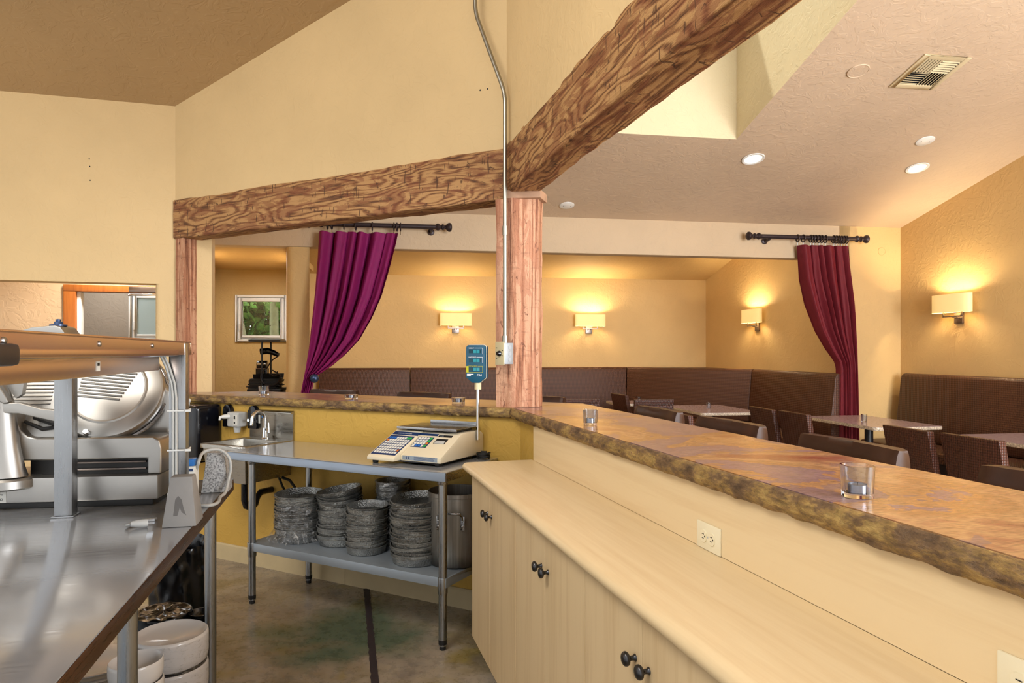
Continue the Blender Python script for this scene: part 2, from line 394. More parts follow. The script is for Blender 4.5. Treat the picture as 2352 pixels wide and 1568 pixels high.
def box(*a, **k): return MB().box(*a, **k)
def T(x=0, y=0, z=0): return Matrix.Translation((x, y, z))
def RX(a): return Matrix.Rotation(a, 4, 'X')
def RY(a): return Matrix.Rotation(a, 4, 'Y')
def RZ(a): return Matrix.Rotation(a, 4, 'Z')

def tag(o, label, cat, group=None):
    o['label'] = label; o['category'] = cat
    if group: o['group'] = group
    return o
def struct(o, label=None):
    o['kind'] = 'structure'
    if label: o['label'] = label
    return o
def thing(name, label, cat, loc=(0, 0, 0), rz=0.0, group=None):
    o = bpy.data.objects.new(name, None); COL.objects.link(o); o.empty_display_size = 0.05
    o.location = loc; o.rotation_euler = (0, 0, rz)
    return tag(o, label, cat, group)
def copy_tree(o, parent=None):
    c = o.copy(); COL.objects.link(c); c.parent = parent
    for ch in list(o.children): copy_tree(ch, c)
    return c
def text(name, body, size, mat, parent, M, align='LEFT'):
    cu = bpy.data.curves.new(name, 'FONT'); cu.body = body; cu.size = size; cu.align_x = align; cu.extrude = 0.0002
    to = bpy.data.objects.new(name + '_tmp', cu); COL.objects.link(to)
    dg = bpy.context.evaluated_depsgraph_get(); me = bpy.data.meshes.new_from_object(to.evaluated_get(dg))
    bpy.data.objects.remove(to)
    me.transform(M); me.materials.clear(); me.materials.append(MT[mat])
    o = bpy.data.objects.new(name, me); COL.objects.link(o); o.parent = parent; return o
FRONT = RX(pi / 2)        # text in the x,z plane facing -y

# ================================================================== the setting
VB, VA = 3.345, 0.985              # kitchen faces of the walls above the two beams (frames FB and FA)
A0 = 5.593                         # left kitchen wall (frame FD)
def kceil(a): return 3.285 + 0.334 * (A0 - a)
def dceil(v): return 2.9 + 0.245 * (7.19 - v)

struct(box(-9, 9, -7, 16, -0.1, 0.0).build('floor', 'floor_concrete', smooth=False), 'stained brown concrete floor with green dye patches')
# dark filled saw-cut joint running through the kitchen floor
j0, j1 = pz(842, 1352, 0), pz(868, 1640, 0)
jm = MB(); n = 60
def jrow(s, t):
    p = j0.lerp(j1, s); d = (j1 - j0).normalized(); nrm = Vector((-d.y, d.x, 0))
    w = 0.017 + 0.007 * noise.noise(Vector((s * 40, t * 5, 0)))
    q = p + nrm * (w * (t - 0.5) * 2) ; return (q.x, q.y, 0.0025)
jm.grid(jrow, 80, 2)
struct(jm.build('trim_1', 'joint_filler', smooth=False), 'dark filled joint across the concrete floor')

# left kitchen wall with the pass-through opening (frame FD)
uc = -1.063; uo = uc - 0.143; zo0, zo1 = 1.0, 1.955
wl = MB(); th = 0.16
wl.box(-6, -3.6, A0, A0 + th, 0, 3.34); wl.box(-3.6, uo, A0, A0 + th, 0, zo0); wl.box(-3.6, uo, A0, A0 + th, zo1, 3.34)
r = 0.045
pier = [(uc + 0.25, A0), (uc + 0.25, A0 + th), (uo + r, A0 + th)] + \
       [(uo + r - r * sin(k * pi / 12), A0 + th - r + r * cos(k * pi / 12)) for k in range(1, 7)] + \
       [(uo + r - r * cos(k * pi / 12), A0 + r - r * sin(k * pi / 12)) for k in range(0, 7)]
wl.prism(pier[::-1], zo0, zo1); wl.box(uo, uc + 0.25, A0, A0 + th, zo1, 3.34); wl.box(uo, uc + 0.25, A0, A0 + th, 0, zo0)
struct(wl.build('wall_left', 'plaster_kitchen', rot=(0, 0, FD), angle=50), 'tan plaster kitchen wall with a pass-through opening')

# walls above the two beams
ucB = loc2(FB, -2.517, 5.105)[0]
cn = None
def isect(fr1, d1, fr2, d2):
    a1, b1 = -sin(fr1), cos(fr1); a2, b2 = -sin(fr2), cos(fr2)
    D = a1 * b2 - a2 * b1
    return Vector(((d1 * b2 - d2 * b1) / D, (a1 * d2 - a2 * d1) / D))
cin = isect(FB, VB, FA, VA); cout = isect(FB, VB + 0.12, FA, VA + 0.12)
p = [Vector((-2.517, 5.105)), cin, cout, Vector((-2.517, 5.105)) + w2(FB, 0, 0.12)]
struct(MB().prism([loc2(FB, *q) for q in p], 2.565, 5.6).build('wall_back', 'plaster_kitchen', rot=(0, 0, FB), smooth=False), 'tan plaster wall above the shorter beam')
uA0 = loc2(FA, *cin)[0]; uA1 = loc2(FA, *cout)[0]
struct(MB().prism([(uA0, VA), (1.6, VA), (1.6, VA + 0.12), (uA1, VA + 0.12)], 2.59, 5.8).build('wall_right', 'plaster_kitchen', rot=(0, 0, FA), smooth=False), 'tan plaster wall above the longer beam')

# half walls under the bar ledges
VHB, VHA = 3.29, 1.03
hin, hout = isect(FB, VHB, FA, VHA), isect(FB, VHB + 0.26, FA, VHA + 0.26)
ulB = ucB - 0.05
p = [w2(FB, ulB, VHB), hin, hout, w2(FB, ulB - 0.1, VHB + 0.26)]
struct(MB().prism([loc2(FB, *q) for q in p], 0, 1.09).build('wall_counter_back', 'plaster_half_wall', rot=(0, 0, FB), smooth=False), 'ochre half wall behind the hand sink and prep table')
u0, u1 = loc2(FA, *hin)[0], loc2(FA, *hout)[0]
struct(MB().prism([(u0, VHA), (1.0, VHA), (1.0, VHA + 0.26), (u1, VHA + 0.26)], 0, 1.09).build('wall_counter_right', 'plaster_half_wall', rot=(0, 0, FA), smooth=False), 'ochre half wall carrying the long bar ledge')
# baseboard: separate lengths along the back half wall
for k, (a, b) in enumerate(((ulB + 0.03, -2.905), (-2.902, -1.62))):
    struct(MB().xprism([(VHB - 0.014, 0), (VHB, 0), (VHB, 0.112), (VHB - 0.008, 0.112), (VHB - 0.014, 0.102)], a, b).build('baseboard_back', 'baseboard', rot=(0, 0, FB), smooth=False))

# sloped kitchen ceiling
def clip(bm, fr, d, keep_less):
    nrm = Vector((-sin(fr), cos(fr), 0)); 
    bmesh.ops.bisect_plane(bm, geom=bm.verts[:] + bm.edges[:] + bm.faces[:], plane_co=nrm * d, plane_no=nrm if keep_less else -nrm, clear_outer=True)
def sheet(name, mat, rects, fr, zf, clips, label):
    bmT = None
    verts, faces = [], []
    for cl in clips:
        bm = bmesh.new()
        for (a0, a1, b0, b1) in rects:
            vs = [bm.verts.new((*w2(fr, a, b), zf(b))) for a, b in ((a0, b0), (a1, b0), (a1, b1), (a0, b1))]
            bm.faces.new(vs)
        for c in cl: clip(bm, *c)
        bm.verts.index_update(); k = len(verts)
        verts += [tuple(v.co) for v in bm.verts]; faces += [tuple(v.index + k for v in f.verts) for f in bm.faces]
        bm.free()
    mb = MB(); mb.add(verts, faces); mb.add([(x, y, z + 0.12) for x, y, z in verts], faces)
    return struct(mb.build(name, mat, smooth=False), label)
sheet('ceiling_kitchen', 'plaster_kitchen_ceiling', [(-6, 3.5, -0.6, A0 + 0.01)], FD, kceil, [[(FB, VB + 0.02, True), (FA, VA + 0.02, True)]], 'sloping brown-tan kitchen ceiling')

# dining room: sloped ceiling with the skylight hole, skylight well
S0 = 7.19; UR = 5.75
sk = (1.35, 2.86, 3.45, 5.565)
rc = [(-4.2, sk[0], -0.4, S0), (sk[1], UR + 0.1, -0.4, S0), (sk[0], sk[1], -0.4, sk[2]), (sk[0], sk[1], sk[3], S0)]
sheet('ceiling', 'plaster_ceiling', rc, FC, dceil, [[(FA, VA + 0.1, False)], [(FA, VA + 0.1, True), (FB, VB + 0.1, False)]], 'sloping mauve-tan dining room ceiling')
sw = MB(); ztop = 5.0
for a, b in (((sk[0], sk[3]), (sk[1], sk[3])), ((sk[1], sk[3]), (sk[1], sk[2])), ((sk[1], sk[2]), (sk[0], sk[2])), ((sk[0], sk[2]), (sk[0], sk[3]))):
    sw.add([(a[0], a[1], dceil(a[1])), (b[0], b[1], dceil(b[1])), (b[0], b[1], ztop), (a[0], a[1], ztop)], [(0, 1, 2, 3)])
struct(sw.build('ceiling_skylight_well', 'plaster_well', rot=(0, 0, FC), smooth=False), 'tan plaster well rising to the skylight')
win = struct(box(sk[0] - .02, sk[1] + .02, sk[2] - .02, sk[3] + .02, ztop, ztop + 0.01).build('window_3', 'pane_glass', rot=(0, 0, FC), smooth=False), 'skylight pane at the top of the plaster well')

# header (soffit), end walls and the long right wall, frame FC
ZS = 2.516; SP = 10.73
hd = MB(); hd.box(-4.2, 4.97, S0, S0 + 0.16, ZS, 3.0)
struct(box(4.971, UR, S0, S0 + 0.16, 0, 3.0).build('wall_dining_end', 'plaster_dining', rot=(0, 0, FC), smooth=False), 'tan plaster wall right of the red curtain')
struct(hd.build('wall_header', 'plaster_header_lit', rot=(0, 0, FC), bevel=0.012), 'plaster header beam over the booth alcove, paler light painted in')
wr = MB(); wr.add([(UR, -0.4, 0), (UR, S0 + 0.16, 0), (UR, S0 + 0.16, dceil(S0)), (UR, -0.4, dceil(-0.4)), (UR + .15, -0.4, 0), (UR + .15, S0 + 0.16, 0), (UR + .15, S0 + 0.16, dceil(S0)), (UR + .15, -0.4, dceil(-0.4))],
                 [(0, 1, 2, 3), (7, 6, 5, 4), (0, 4, 5, 1), (2, 6, 7, 3), (0, 3, 7, 4), (1, 5, 6, 2)])
struct(wr.build('wall_dining_right', 'plaster_dining', rot=(0, 0, FC), smooth=False), 'tan plaster dining wall behind the nearest booth')
# alcove shell
al = MB(); al.box(-1.5, 5.1, SP, SP + 0.15, 0, 2.68)
struct(al.build('wall_alcove_back', 'plaster_dining', rot=(0, 0, FC), smooth=False), 'tan plaster wall at the back of the booth alcove')
al = MB(); zc = lambda v: 2.64 + 0.245 * (SP - v)
al.add([(4.97, S0, 0), (4.97, SP, 0), (4.97, SP, zc(SP)), (4.97, S0, zc(S0)), (5.1, S0, 0), (5.1, SP, 0), (5.1, SP, zc(SP)), (5.1, S0, zc(S0))],
       [(0, 1, 2, 3), (7, 6, 5, 4), (0, 4, 5, 1), (2, 6, 7, 3), (0, 3, 7, 4), (1, 5, 6, 2)])
struct(al.build('wall_alcove_right', 'plaster_dining', rot=(0, 0, FC), smooth=False), 'tan plaster right wall of the booth alcove')
sheet('ceiling_alcove', 'plaster_dining', [(-2.2, 5.1, S0 + 0.1, SP + 0.1)], FC, zc, [[]], 'sloping ceiling over the booth alcove')
# wedge-shaped pier between the window nook and the booth alcove, rounded nose
r = 0.09
nose = [(-1.19 + r - r * cos(k * pi / 16), S0 + r - r * sin(k * pi / 16)) for k in range(9)]
pier = [(-1.70, SP + .1), (-1.5, 9.45)] + nose + [(-0.95, S0), (-1.45, SP + .1)]
struct(MB().prism(pier, 0, 2.515).prism([(-1.72, SP + .1), (-1.5, 9.45), (-1.22, S0 + .161), (-0.975, S0 + .161), (-1.45, SP + .1)], 2.5155, 3.5).build('wall_pier', 'plaster_dining', rot=(0, 0, FC), angle=50), 'rounded plaster pier beside the plum curtain')

# window nook: back wall with the window, left wall, flat ceiling
SN = 9.4; zw0, zw1 = 1.58, 2.195
uw0 = pv(541, FC, SN)[0]; uw1 = pv(659, FC, SN)[0]
nb = MB(); nb.box(-2.62, uw0, SN, SN + .16, 0, 2.6); nb.box(uw1, -1.3, SN, SN + .16, 0, 2.6)
nb.box(uw0, uw1, SN, SN + .16, 0, zw0); nb.box(uw0, uw1, SN, SN + .16, zw1, 2.6)
struct(nb.build('wall_nook_back', 'plaster_nook', rot=(0, 0, FC), smooth=False), 'ochre wall around the small garden window')
pA, pB = Vector((-2.72, 6.02)), Vector((-3.9, 8.99))
d = (pB - pA).normalized(); nn = Vector((-d.y, d.x)) * 0.15
struct(MB().prism([tuple(pA), tuple(pB), tuple(pB + nn), tuple(pA + nn)], 0, 2.9).build('wall_nook_left', 'plaster_dining', smooth=False), 'pale plaster wall left of the small garden window')
struct(box(-2.75, -1.2, S0 + .1, SN + .1, 2.53, 2.6).build('ceiling_nook', 'plaster_dining', rot=(0, 0, FC), smooth=False), 'flat plaster ceiling of the window nook')

def window(name, fr, u0, u1, v, z0, z1, label, pane='pane_glass', fw=0.085):
    w = thing(name, label, 'window'); del w['category']; struct(w, label); w.rotation_euler = (0, 0, fr)
    f = MB(); f.box(u0, u0 + .03, v - .03, v + .12, z0, z1); f.box(u1 - .03, u1, v - .03, v + .12, z0, z1)
    f.box(u0 + .03, u1 - .03, v - .03, v + .12, z0, z0 + .03); f.box(u0 + .03, u1 - .03, v - .03, v + .12, z1 - .03, z1)
    f.build('window_frame', 'white_paint', w, bevel=0.004)
    a, b, c, e = u0 + .036, u1 - .036, z0 + .036, z1 - .036; s = MB(); k = fw - .036
    s.box(a, a + k, v - .015, v + .05, c, e); s.box(b - k, b, v - .015, v + .05, c, e)
    s.box(a + k, b - k, v - .015, v + .05, c, c + k); s.box(a + k, b - k, v - .015, v + .05, e - k, e)
    s.build('sash', 'white_paint', w, bevel=0.006)
    box(a + k, b - k, v + .015, v + .022, c + k, e - k).build('pane', pane, w, smooth=False)
    h = MB(); h.box(a + .01, a + .028, v - .03, v - .014, c + .10, c + .2); h.build('handle', 'white_plastic', w, bevel=0.004)
    return w
window('window_1', FC, uw0, uw1, SN, zw0, zw1, 'small white-framed window looking onto aspens')

# lobby seen through the pass-through: wall with a timber door frame, grey room and window beyond
DL = 7.05; ud0, ud1 = -2.263, -2.165
lb = MB(); lb.box(-6, ud0, DL, DL + .12, 0, 2.75); lb.box(ud0, -1.16, DL, DL + .12, 2.06, 2.75)
struct(lb.build('wall_lobby', 'plaster_lobby', rot=(0, 0, FD), smooth=False), 'peach plaster lobby wall seen through the pass-through')
d1 = thing('door_1', '', ''); del d1['category']; struct(d1, 'orange-brown timber door frame in the lobby wall'); d1.rotation_euler = (0, 0, FD)
box(ud0, ud1, DL - .02, DL + .13, 0, 2.0).build('jamb', 'orange_wood', d1, bevel=.004)
box(-1.26, -1.16, DL - .02, DL + .13, 0, 2.0).build('jamb', 'orange_wood', d1, bevel=.004)
box(ud0, -1.16, DL - .022, DL + .132, 2.0, 2.06).build('head', 'orange_wood', d1, bevel=.004)
box(ud1, ud1 + .03, DL + .02, DL + .1, 0, 1.995).build('stop', 'white_paint', d1, bevel=.003)
cl = MB(); cl.box(-1.72, -1.3, DL - .07, DL - .022, 2.0, 2.05); cl.build('door_closer', 'nickel', d1, bevel=.008)
MB().tube([(-1.7, DL - .05, 1.985), (-1.4, DL - .12, 1.975), (-1.68, DL - .25, 1.955)], 0.009, 8).build('closer_arm', 'chrome', d1)
DG = 9.3
ug0, ug1 = pv(297, FD, DG)[0], pv(297, FD, DG)[0] + 0.62
gw = MB(); gw.box(-6, ug0, DG, DG + .15, 0, 2.75); gw.box(ug1, ug1 + .06, DG, DG + .15, 0, 2.75); gw.box(ug0, ug1, DG, DG + .15, 0, zw0); gw.box(ug0, ug1, DG, DG + .15, zw1, 2.75)
struct(gw.build('wall_far_room', 'plaster_grey', rot=(0, 0, FD), smooth=False), 'grey wall of the far room around a frosted window')
window('window_2', FD, ug0, ug1, DG, zw0, zw1, 'frosted white-framed window in the grey far room', 'frosted_glass')
struct(box(-6, -1.3, A0 + .1, DG + .1, 2.72, 2.8).build('ceiling_lobby', 'plaster_ceiling', rot=(0, 0, FD), smooth=False), 'lobby ceiling')
struct(box(-6.1, -6, A0 - 0.0, DG + .1, 0, 2.8).build('wall_lobby_left', 'plaster_lobby', rot=(0, 0, FD), smooth=False), 'lobby side wall')

# ------------------------------------------------------------------ rough-hewn timbers
def hewn(name, L, w, h, mat, amp=0.008, seed=0.0, rnd=0.013):
    per = []                                     # rounded rectangle, y 0..w, z 0..h
    cs = ((rnd, rnd, pi), (w - rnd, rnd, 1.5 * pi), (w - rnd, h - rnd, 0), (rnd, h - rnd, 0.5 * pi))
    for i, (cy, cz, a0) in enumerate(cs):
        arc = [(cy + rnd * cos(a0 + k * pi / 6), cz + rnd * sin(a0 + k * pi / 6)) for k in range(4)]
        per += arc
        ny, nz, _ = cs[(i + 1) % 4]; a1 = cs[(i + 1) % 4][2]
        e = (ny + rnd * cos(a1), nz + rnd * sin(a1)); b = arc[-1]
        per += [(b[0] + (e[0] - b[0]) * k / 8, b[1] + (e[1] - b[1]) * k / 8) for k in range(1, 8)]
    nu = len(per); nv = max(12, int(L / 0.035)); mb = MB()
    cy, cz = w / 2, h / 2
    def fn(s, t):
        y, z = per[int(round(s * nu)) % nu]; x = t * L
        q = Vector((x * 2.2 + seed, y * 9, z * 9)); q2 = Vector((x * 9 + seed, y * 14, z * 14))
        k = amp * (noise.noise(q) + 0.7 * noise.noise(q2)); dy, dz = y - cy, z - cz
        l = hypot(dy, dz)
        return (x, y + dy / l * k, z + dz / l * k)
    mb.grid(fn, nu, nv, cu=True)
    mb.f += [tuple(range(nu - 1, -1, -1)), tuple(range(nv * nu, nv * nu + nu))]
    return mb
uB1 = -1.795
ob = hewn('b', uB1 - ucB, 0.155, 0.285, 'beam_wood', 0.008, 3.1).build('timber_beam', 'beam_wood', loc=(*w2(FB, ucB, 3.325), 2.292), rot=(0, 0, FB), angle=80)
tag(ob, 'shorter rough-hewn timber beam resting on the leftmost post', 'beam')
ua = -3.66
oa = hewn('a', 4.7, 0.165, 0.285, 'beam_wood', 0.009, 11.7).build('timber_beam', 'beam_wood', loc=(*w2(FA, ua, 0.985), 2.325), rot=(0, 0, FA), angle=80)
tag(oa, 'long rough-hewn timber beam rising to the top of the picture', 'beam')
def post(name, poly, z0, z1, seed, label):
    n = len(poly); P = []
    for i in range(n):
        a, b = Vector(poly[i]), Vector(poly[(i + 1) % n])
        P += [a.lerp(b, k / 6) for k in range(6)]
    c = sum(P, Vector((0, 0))) / len(P); nv = 36; mb = MB(); m = len(P)
    def fn(s, t):
        p = P[int(round(s * m)) % m] - c; z = (z1 - z0) * t
        k = 1 + 0.05 * noise.noise(Vector((p.x * 12 + seed, p.y * 12, z * 5))) + 0.03 * noise.noise(Vector((p.x * 30, p.y * 30 + seed, z * 14)))
        return (z, p.x * k, p.y * k)             # built lying along x so the grain follows it
    mb.grid(fn, m, nv, cu=True); mb.f += [tuple(range(m - 1, -1, -1)), tuple(range(nv * m, nv * m + m))]
    o = mb.build(name, 'post_wood', loc=(c.x, c.y, z0), angle=60)
    o.rotation_mode = 'XYZ'
    o.matrix_basis = Matrix.Translation((c.x, c.y, z0)) @ Matrix(((0, 1, 0, 0), (0, 0, 1, 0), (1, 0, 0, 0), (0, 0, 0, 1)))
    return tag(o, label, 'post')
ZL = 1.144
post('timber_post', [(-.088, 3.775), (.002, 3.728), (.145, 3.75), (.17, 3.86), (.05, 3.93), (-.055, 3.88)], ZL + .001, 2.29, 1.0, 'pale-faced timber post at the bar corner carrying the conduit')
p1 = w2(FB, pv(421, FB, 3.33)[0], 3.33)
post('timber_post', [tuple(p1), tuple(p1 + w2(FB, 0, .14)), tuple(p1 + w2(FB, -.07, .14)), tuple(p1 + w2(FB, -.084, 0))], ZL + .001, 2.292, 7.0, 'leftmost timber post standing on the bar ledge beside the kitchen wall')
pad = MB(); pad.prism([(-.03, 3.735), (.155, 3.715), (.2, 3.86), (.02, 3.93)], 2.288, 2.335)
tag(pad.build('timber_block', 'end_grain', bevel=.006), 'short end-grain block between corner post and long beam', 'block')

# ------------------------------------------------------------------ slate bar ledges
def ledge(fr, uL, uR, v0, depth, z1, th, label, seed):
    t = thing('bar_ledge', label, 'bar ledge', (0, 0, 0), fr)
    n = 160; e = 0.022                          # e: width of the chiselled edge strip seen from above
    def U(s, v): return uL(v) + (uR(v) - uL(v)) * s
    top = MB(); bot = [(e, z1), (depth, z1), (depth, z1 - th), (e, z1 - th)]
    def fn(s, k):
        o, z = bot[int(round(k * 4)) % 4]
        q = U(s, v0 + o)
        dz = 0.0012 * noise.noise(Vector((q * 7, (v0 + o) * 7, seed))) if z == z1 else 0
        return (q, v0 + o, z + dz)
    top.grid(fn, n, 4); top.f += [tuple(int(j * (n + 1)) for j in range(4)), tuple(int(j * (n + 1)) + n for j in range(3, -1, -1))]
    top.build('slab', 'slate_top', t, angle=30)
    prof = [(e - .0035, z1 - .004), (e - .006, z1 - .0005), (.012, z1 - .001), (.004, z1 - .006), (.0, z1 - .016), (-.003, z1 - .028), (-.001, z1 - .038), (.004, z1 - .047), (.010, z1 - th - .002), (e - .0035, z1 - th)]
    ed = MB(); m = len(prof) - 1
    def fe(s, k):
        i = int(round(k * m)); o, z = prof[i]; q = U(s, v0 + o); amp = 0.0 if i in (0, m) else (0.0025 if i < 3 else 0.0055)
        a = noise.noise(Vector((q * 26, i * .55, seed))) + .6 * noise.noise(Vector((q * 70, i * 1.1, seed + 4)))
        b = noise.noise(Vector((q * 22 + 9, i * .5, seed + 8)))
        return (q, v0 + o - amp * a, z + amp * .7 * b * (0.3 if i < 3 else 1))
    ed.grid(fe, 420, m); ed.build('chiselled_edge', 'slate_edge', t, angle=80)
    return t
VLB, VLA, DP, TH = 3.255, 0.972, 0.505, 0.053
def mitre(fr, d1, fro, d2):
    def f(v):
        return loc2(fr, *isect(fr, v, fro, d2 + (v - d1)))[0]
    return f
mb_ = mitre(FB, VLB, FA, VLA); ma_ = mitre(FA, VLA, FB, VLB)
ledge(FB, lambda v: loc2(FB, *isect(FB, v, FD, A0 - .004))[0], lambda v: mb_(v) - 0.001, VLB, DP, ZL, TH, 'short slate bar ledge with a chiselled edge above the hand sink', 2.0)
ledge(FA, lambda v: ma_(v) + 0.001, lambda v: 0.9, VLA, DP, ZL, TH, 'long slate bar ledge with a chiselled edge running towards the foreground', 5.0)

# old anchor holes left in the plaster
for fr, d, pts in ((FD, A0, ((205, 365), (206, 382), (207, 414))), (FB, VB, ((1103, 207), (1120, 204)))):
    for px, py in pts:
        u, Y = pv(px, fr, d); w_ = bpy.data.objects['wall_left' if fr == FD else 'wall_back']
        MB().lathe([(.0001, .0012), (.0025, .0012), (.0045, .0006), (.005, .0001)], 12, T(u, d - .0002, zat(py, Y)) @ RX(pi / 2)).build('anchor_hole', 'print_black', w_)

# ================================================================== maple cabinets and worktop (frame FA; local x = towards camera)
VC = 0.69; ZW = 0.914
def knob(parent, x, y, z):
    k = MB(); M = T(x, y, z) @ RX(pi / 2)
    k.lathe([(0.0001, -.001), (.0085, -.001), (.0085, .002), (.006, .004), (.0055, .012), (.0075, .016), (.0145, .019), (.0168, .023), (.0160, .028), (.012, .0315), (.006, .033), (.0001, .0335)], 20, M)
    return k.build('knob', 'knob_metal', parent, angle=60)
seams = [-3.215, -2.443, -1.746, -1.05, -0.36, 0.33]
clab = ['maple base cabinet farthest along the counter, beside the prep table', 'maple base cabinet second from the prep table', 'maple base cabinet third from the prep table, nearest in full view',
        'maple base cabinet fourth from the prep table', 'maple base cabinet fifth from the prep table']
for i in range(5):
    a, b = seams[i] + .001, seams[i + 1] - .001
    t = thing('base_cabinet', clab[i], 'cabinet', (*w2(FA, a, 0), 0), FA, 'maple base cabinets under the worktop')
    L = b - a
    bd = MB(); bd.box(0, L, VC + .02, 1.026, .08, .874); bd.build('body', 'maple_door', t, smooth=False)
    box(0.0, L, VC + .055, 1.02, .0005, .08).build('toe_kick', 'black_rubber', t, smooth=False)
    kx = {0: 0.365}.get(i, L / 2)
    for q, (x0, x1) in enumerate(((.001, kx - .0012), (kx + .0012, L - .001))):
        dr = box(x0, x1, VC, VC + .019, .085, .872).build('door', 'maple_door', t, bevel=.0012, seg=1)
        knob(dr, x1 - .033 if q == 0 else x0 + .033, VC, 0.748)
# one continuous worktop with a rolled front edge
pr = [(1.0, ZW), (.672, ZW), (.663, ZW - .0015), (.655, ZW - .006), (.650, ZW - .013), (.649, ZW - .020), (.651, ZW - .028), (.657, ZW - .035), (.668, ZW - .0385), (.70, ZW - .0385), (1.0, ZW - .0385)]
w = MB().xprism(pr, -3.24, 0.4).build('worktop', 'maple_top', loc=(0, 0, 0), rot=(0, 0, FA), angle=40)
tag(w, 'long pale maple laminate worktop with a rounded front edge', 'worktop')
bs = box(-3.215, 0.4, 1.0, 1.028, ZW + .001, 1.089).build('backsplash_panel', 'maple_top', rot=(0, 0, FA), smooth=False)
tag(bs, 'pale maple backsplash panel under the long bar ledge', 'panel')

def outlet(name, fr, u, v, z, label):
    t = thing(name, label, 'outlet', (*w2(fr, u, v), z), fr, 'ivory outlets on the backsplash')
    box(-.0575, .0575, -.006, 0, -.036, .036).build('cover_plate', 'ivory_plastic', t, bevel=.003)
    for sx in (-.020, .020):
        r = MB(); pts = []
        for k in range(24):
            a = 2 * pi * k / 24; x = .0165 * cos(a); zz = .0165 * sin(a); pts.append((max(-.0135, min(.0135, x)), zz))
        r.prism(pts, 0, .0035, T(sx, -.0055, 0) @ RX(pi / 2)); ro = r.build('receptacle', 'ivory_plastic', t, smooth=False)
        s = MB(); s.box(sx - .005, sx + .005, -.0098, -.0088, .005, .0066); s.box(sx - .004, sx + .004, -.0098, -.0088, -.0066, -.005)
        s.lathe([(.0001, 0), (.0022, 0), (.0022, .001), (.0001, .001)], 10, T(sx + .009, -.0088, 0) @ RX(pi / 2)); s.build('slot', 'print_black', ro, smooth=False)
    MB().lathe([(.0001, 0), (.003, 0), (.0026, .0012), (.0001, .0015)], 12, T(0, -.006, 0) @ RX(pi / 2)).build('screw', 'grey_plastic', t)
    return t
outlet('power_outlet', FA, -1.6225, 1.0, 0.951, 'ivory outlet with a chipped corner, midway along the maple backsplash')
outlet('power_outlet', FA, -0.752, 1.0, 0.957, 'ivory outlet on the maple backsplash at the right edge of the picture')

# ================================================================== stainless prep table in front of the back half wall (frame FB)
def prep_table():
    u0, u1, v0, v1, zt, zs = -3.338, -1.813, 2.752, 3.272, 0.868, 0.35
    t = thing('prep_table', 'stainless prep table with a galvanised undershelf below the label scale', 'table', (*w2(FB, u0, v0), 0), FB)
    L, D = u1 - u0, v1 - v0
    p = [(0.004, zt - .004), (.008, zt), (D, zt), (D, zt - .046), (D - .02, zt - .046), (D - .02, zt - .02), (.02, zt - .02), (.012, zt - .012)]
    MB().xprism([(0, zt - .046), (0, zt - .006), (.0035, zt - .0015), (.014, zt - .014), (.018, zt - .046), (.012, zt - .05)], 0, L).build('front_apron', 'steel_apron', t, angle=40)
    MB().xprism(p, 0, L).build('table_top', 'steel_top', t, angle=40)
    for xa in (-.001, L - .012): box(xa, xa + .013, .004, D, zt - .046, zt - .003).build('end_apron', 'steel', t, bevel=.003)
    sh = MB(); sh.box(.15, L - .01, .02, D - .02, zs - .004, zs); sh.box(.15, L - .01, .02, .03, zs - .046, zs - .001); sh.box(.15, L - .01, D - .03, D - .02, zs - .046, zs - .001)
    sh.box(.15, .16, .02, D - .02, zs - .046, zs - .001); sh.box(L - .02, L - .01, .02, D - .02, zs - .046, zs - .001)
    sh.build('undershelf', 'galvanised', t, bevel=.004)
    for x, y in ((.178, .03), (L - .035, .03), (.21, D - .075), (L - .035, D - .075)):
        lg = MB().lathe([(.0205, .02), (.0205, zt - .021)], 20, T(x, y, 0), True).build('leg', 'steel_post', t, angle=60)
        c = MB(); c.lathe([(.0235, zs - .078), (.0245, zs - .072), (.0245, zs - .004), (.0235, zs + .002)], 20, T(x, y, 0), True); c.build('collar', 'steel_post', lg, angle=60)
        MB().lathe([(.013, 0.0), (.016, .003), (.016, .02), (.0205, .026), (.0215, .036), (.0215, .05)], 16, T(x, y, 0), True).build('foot', 'black_metal', lg)
        MB().lathe([(.024, zt - .065), (.026, zt - .06), (.026, zt - .021)], 20, T(x, y, 0), True).build('socket', 'steel', lg)
    return t
prep_table()

# round pans in five stacks on the undershelf
def pan_mesh(r, h):
    rb = r * .93
    return MB().lathe([(.0001, .0), (rb - .004, .0), (rb, .004), (r - .002, h - .005), (r + .0025, h - .0035), (r + .003, h - .0005), (r + .001, h), (r - .0025, h), (r - .004, h - .004), (rb - .003, .0055), (rb - .006, .003), (.0001, .003)], 44)
ORD = ['topmost', 'second from the top', 'third from the top', 'fourth from the top', 'fifth from the top', 'sixth from the top', 'seventh from the top', 'eighth from the top', 'ninth from the top', 'tenth from the top',
       'eleventh from the top', 'twelfth from the top', 'thirteenth from the top', 'fourteenth from the top', 'fifteenth from the top', 'sixteenth from the top', 'seventeenth from the top', 'eighteenth from the top',
       'nineteenth from the top', 'twentieth from the top', 'twenty-first from the top', 'twenty-second from the top', 'twenty-third from the top', 'twenty-fourth from the top', 'twenty-fifth from the top', 'twenty-sixth from the top']
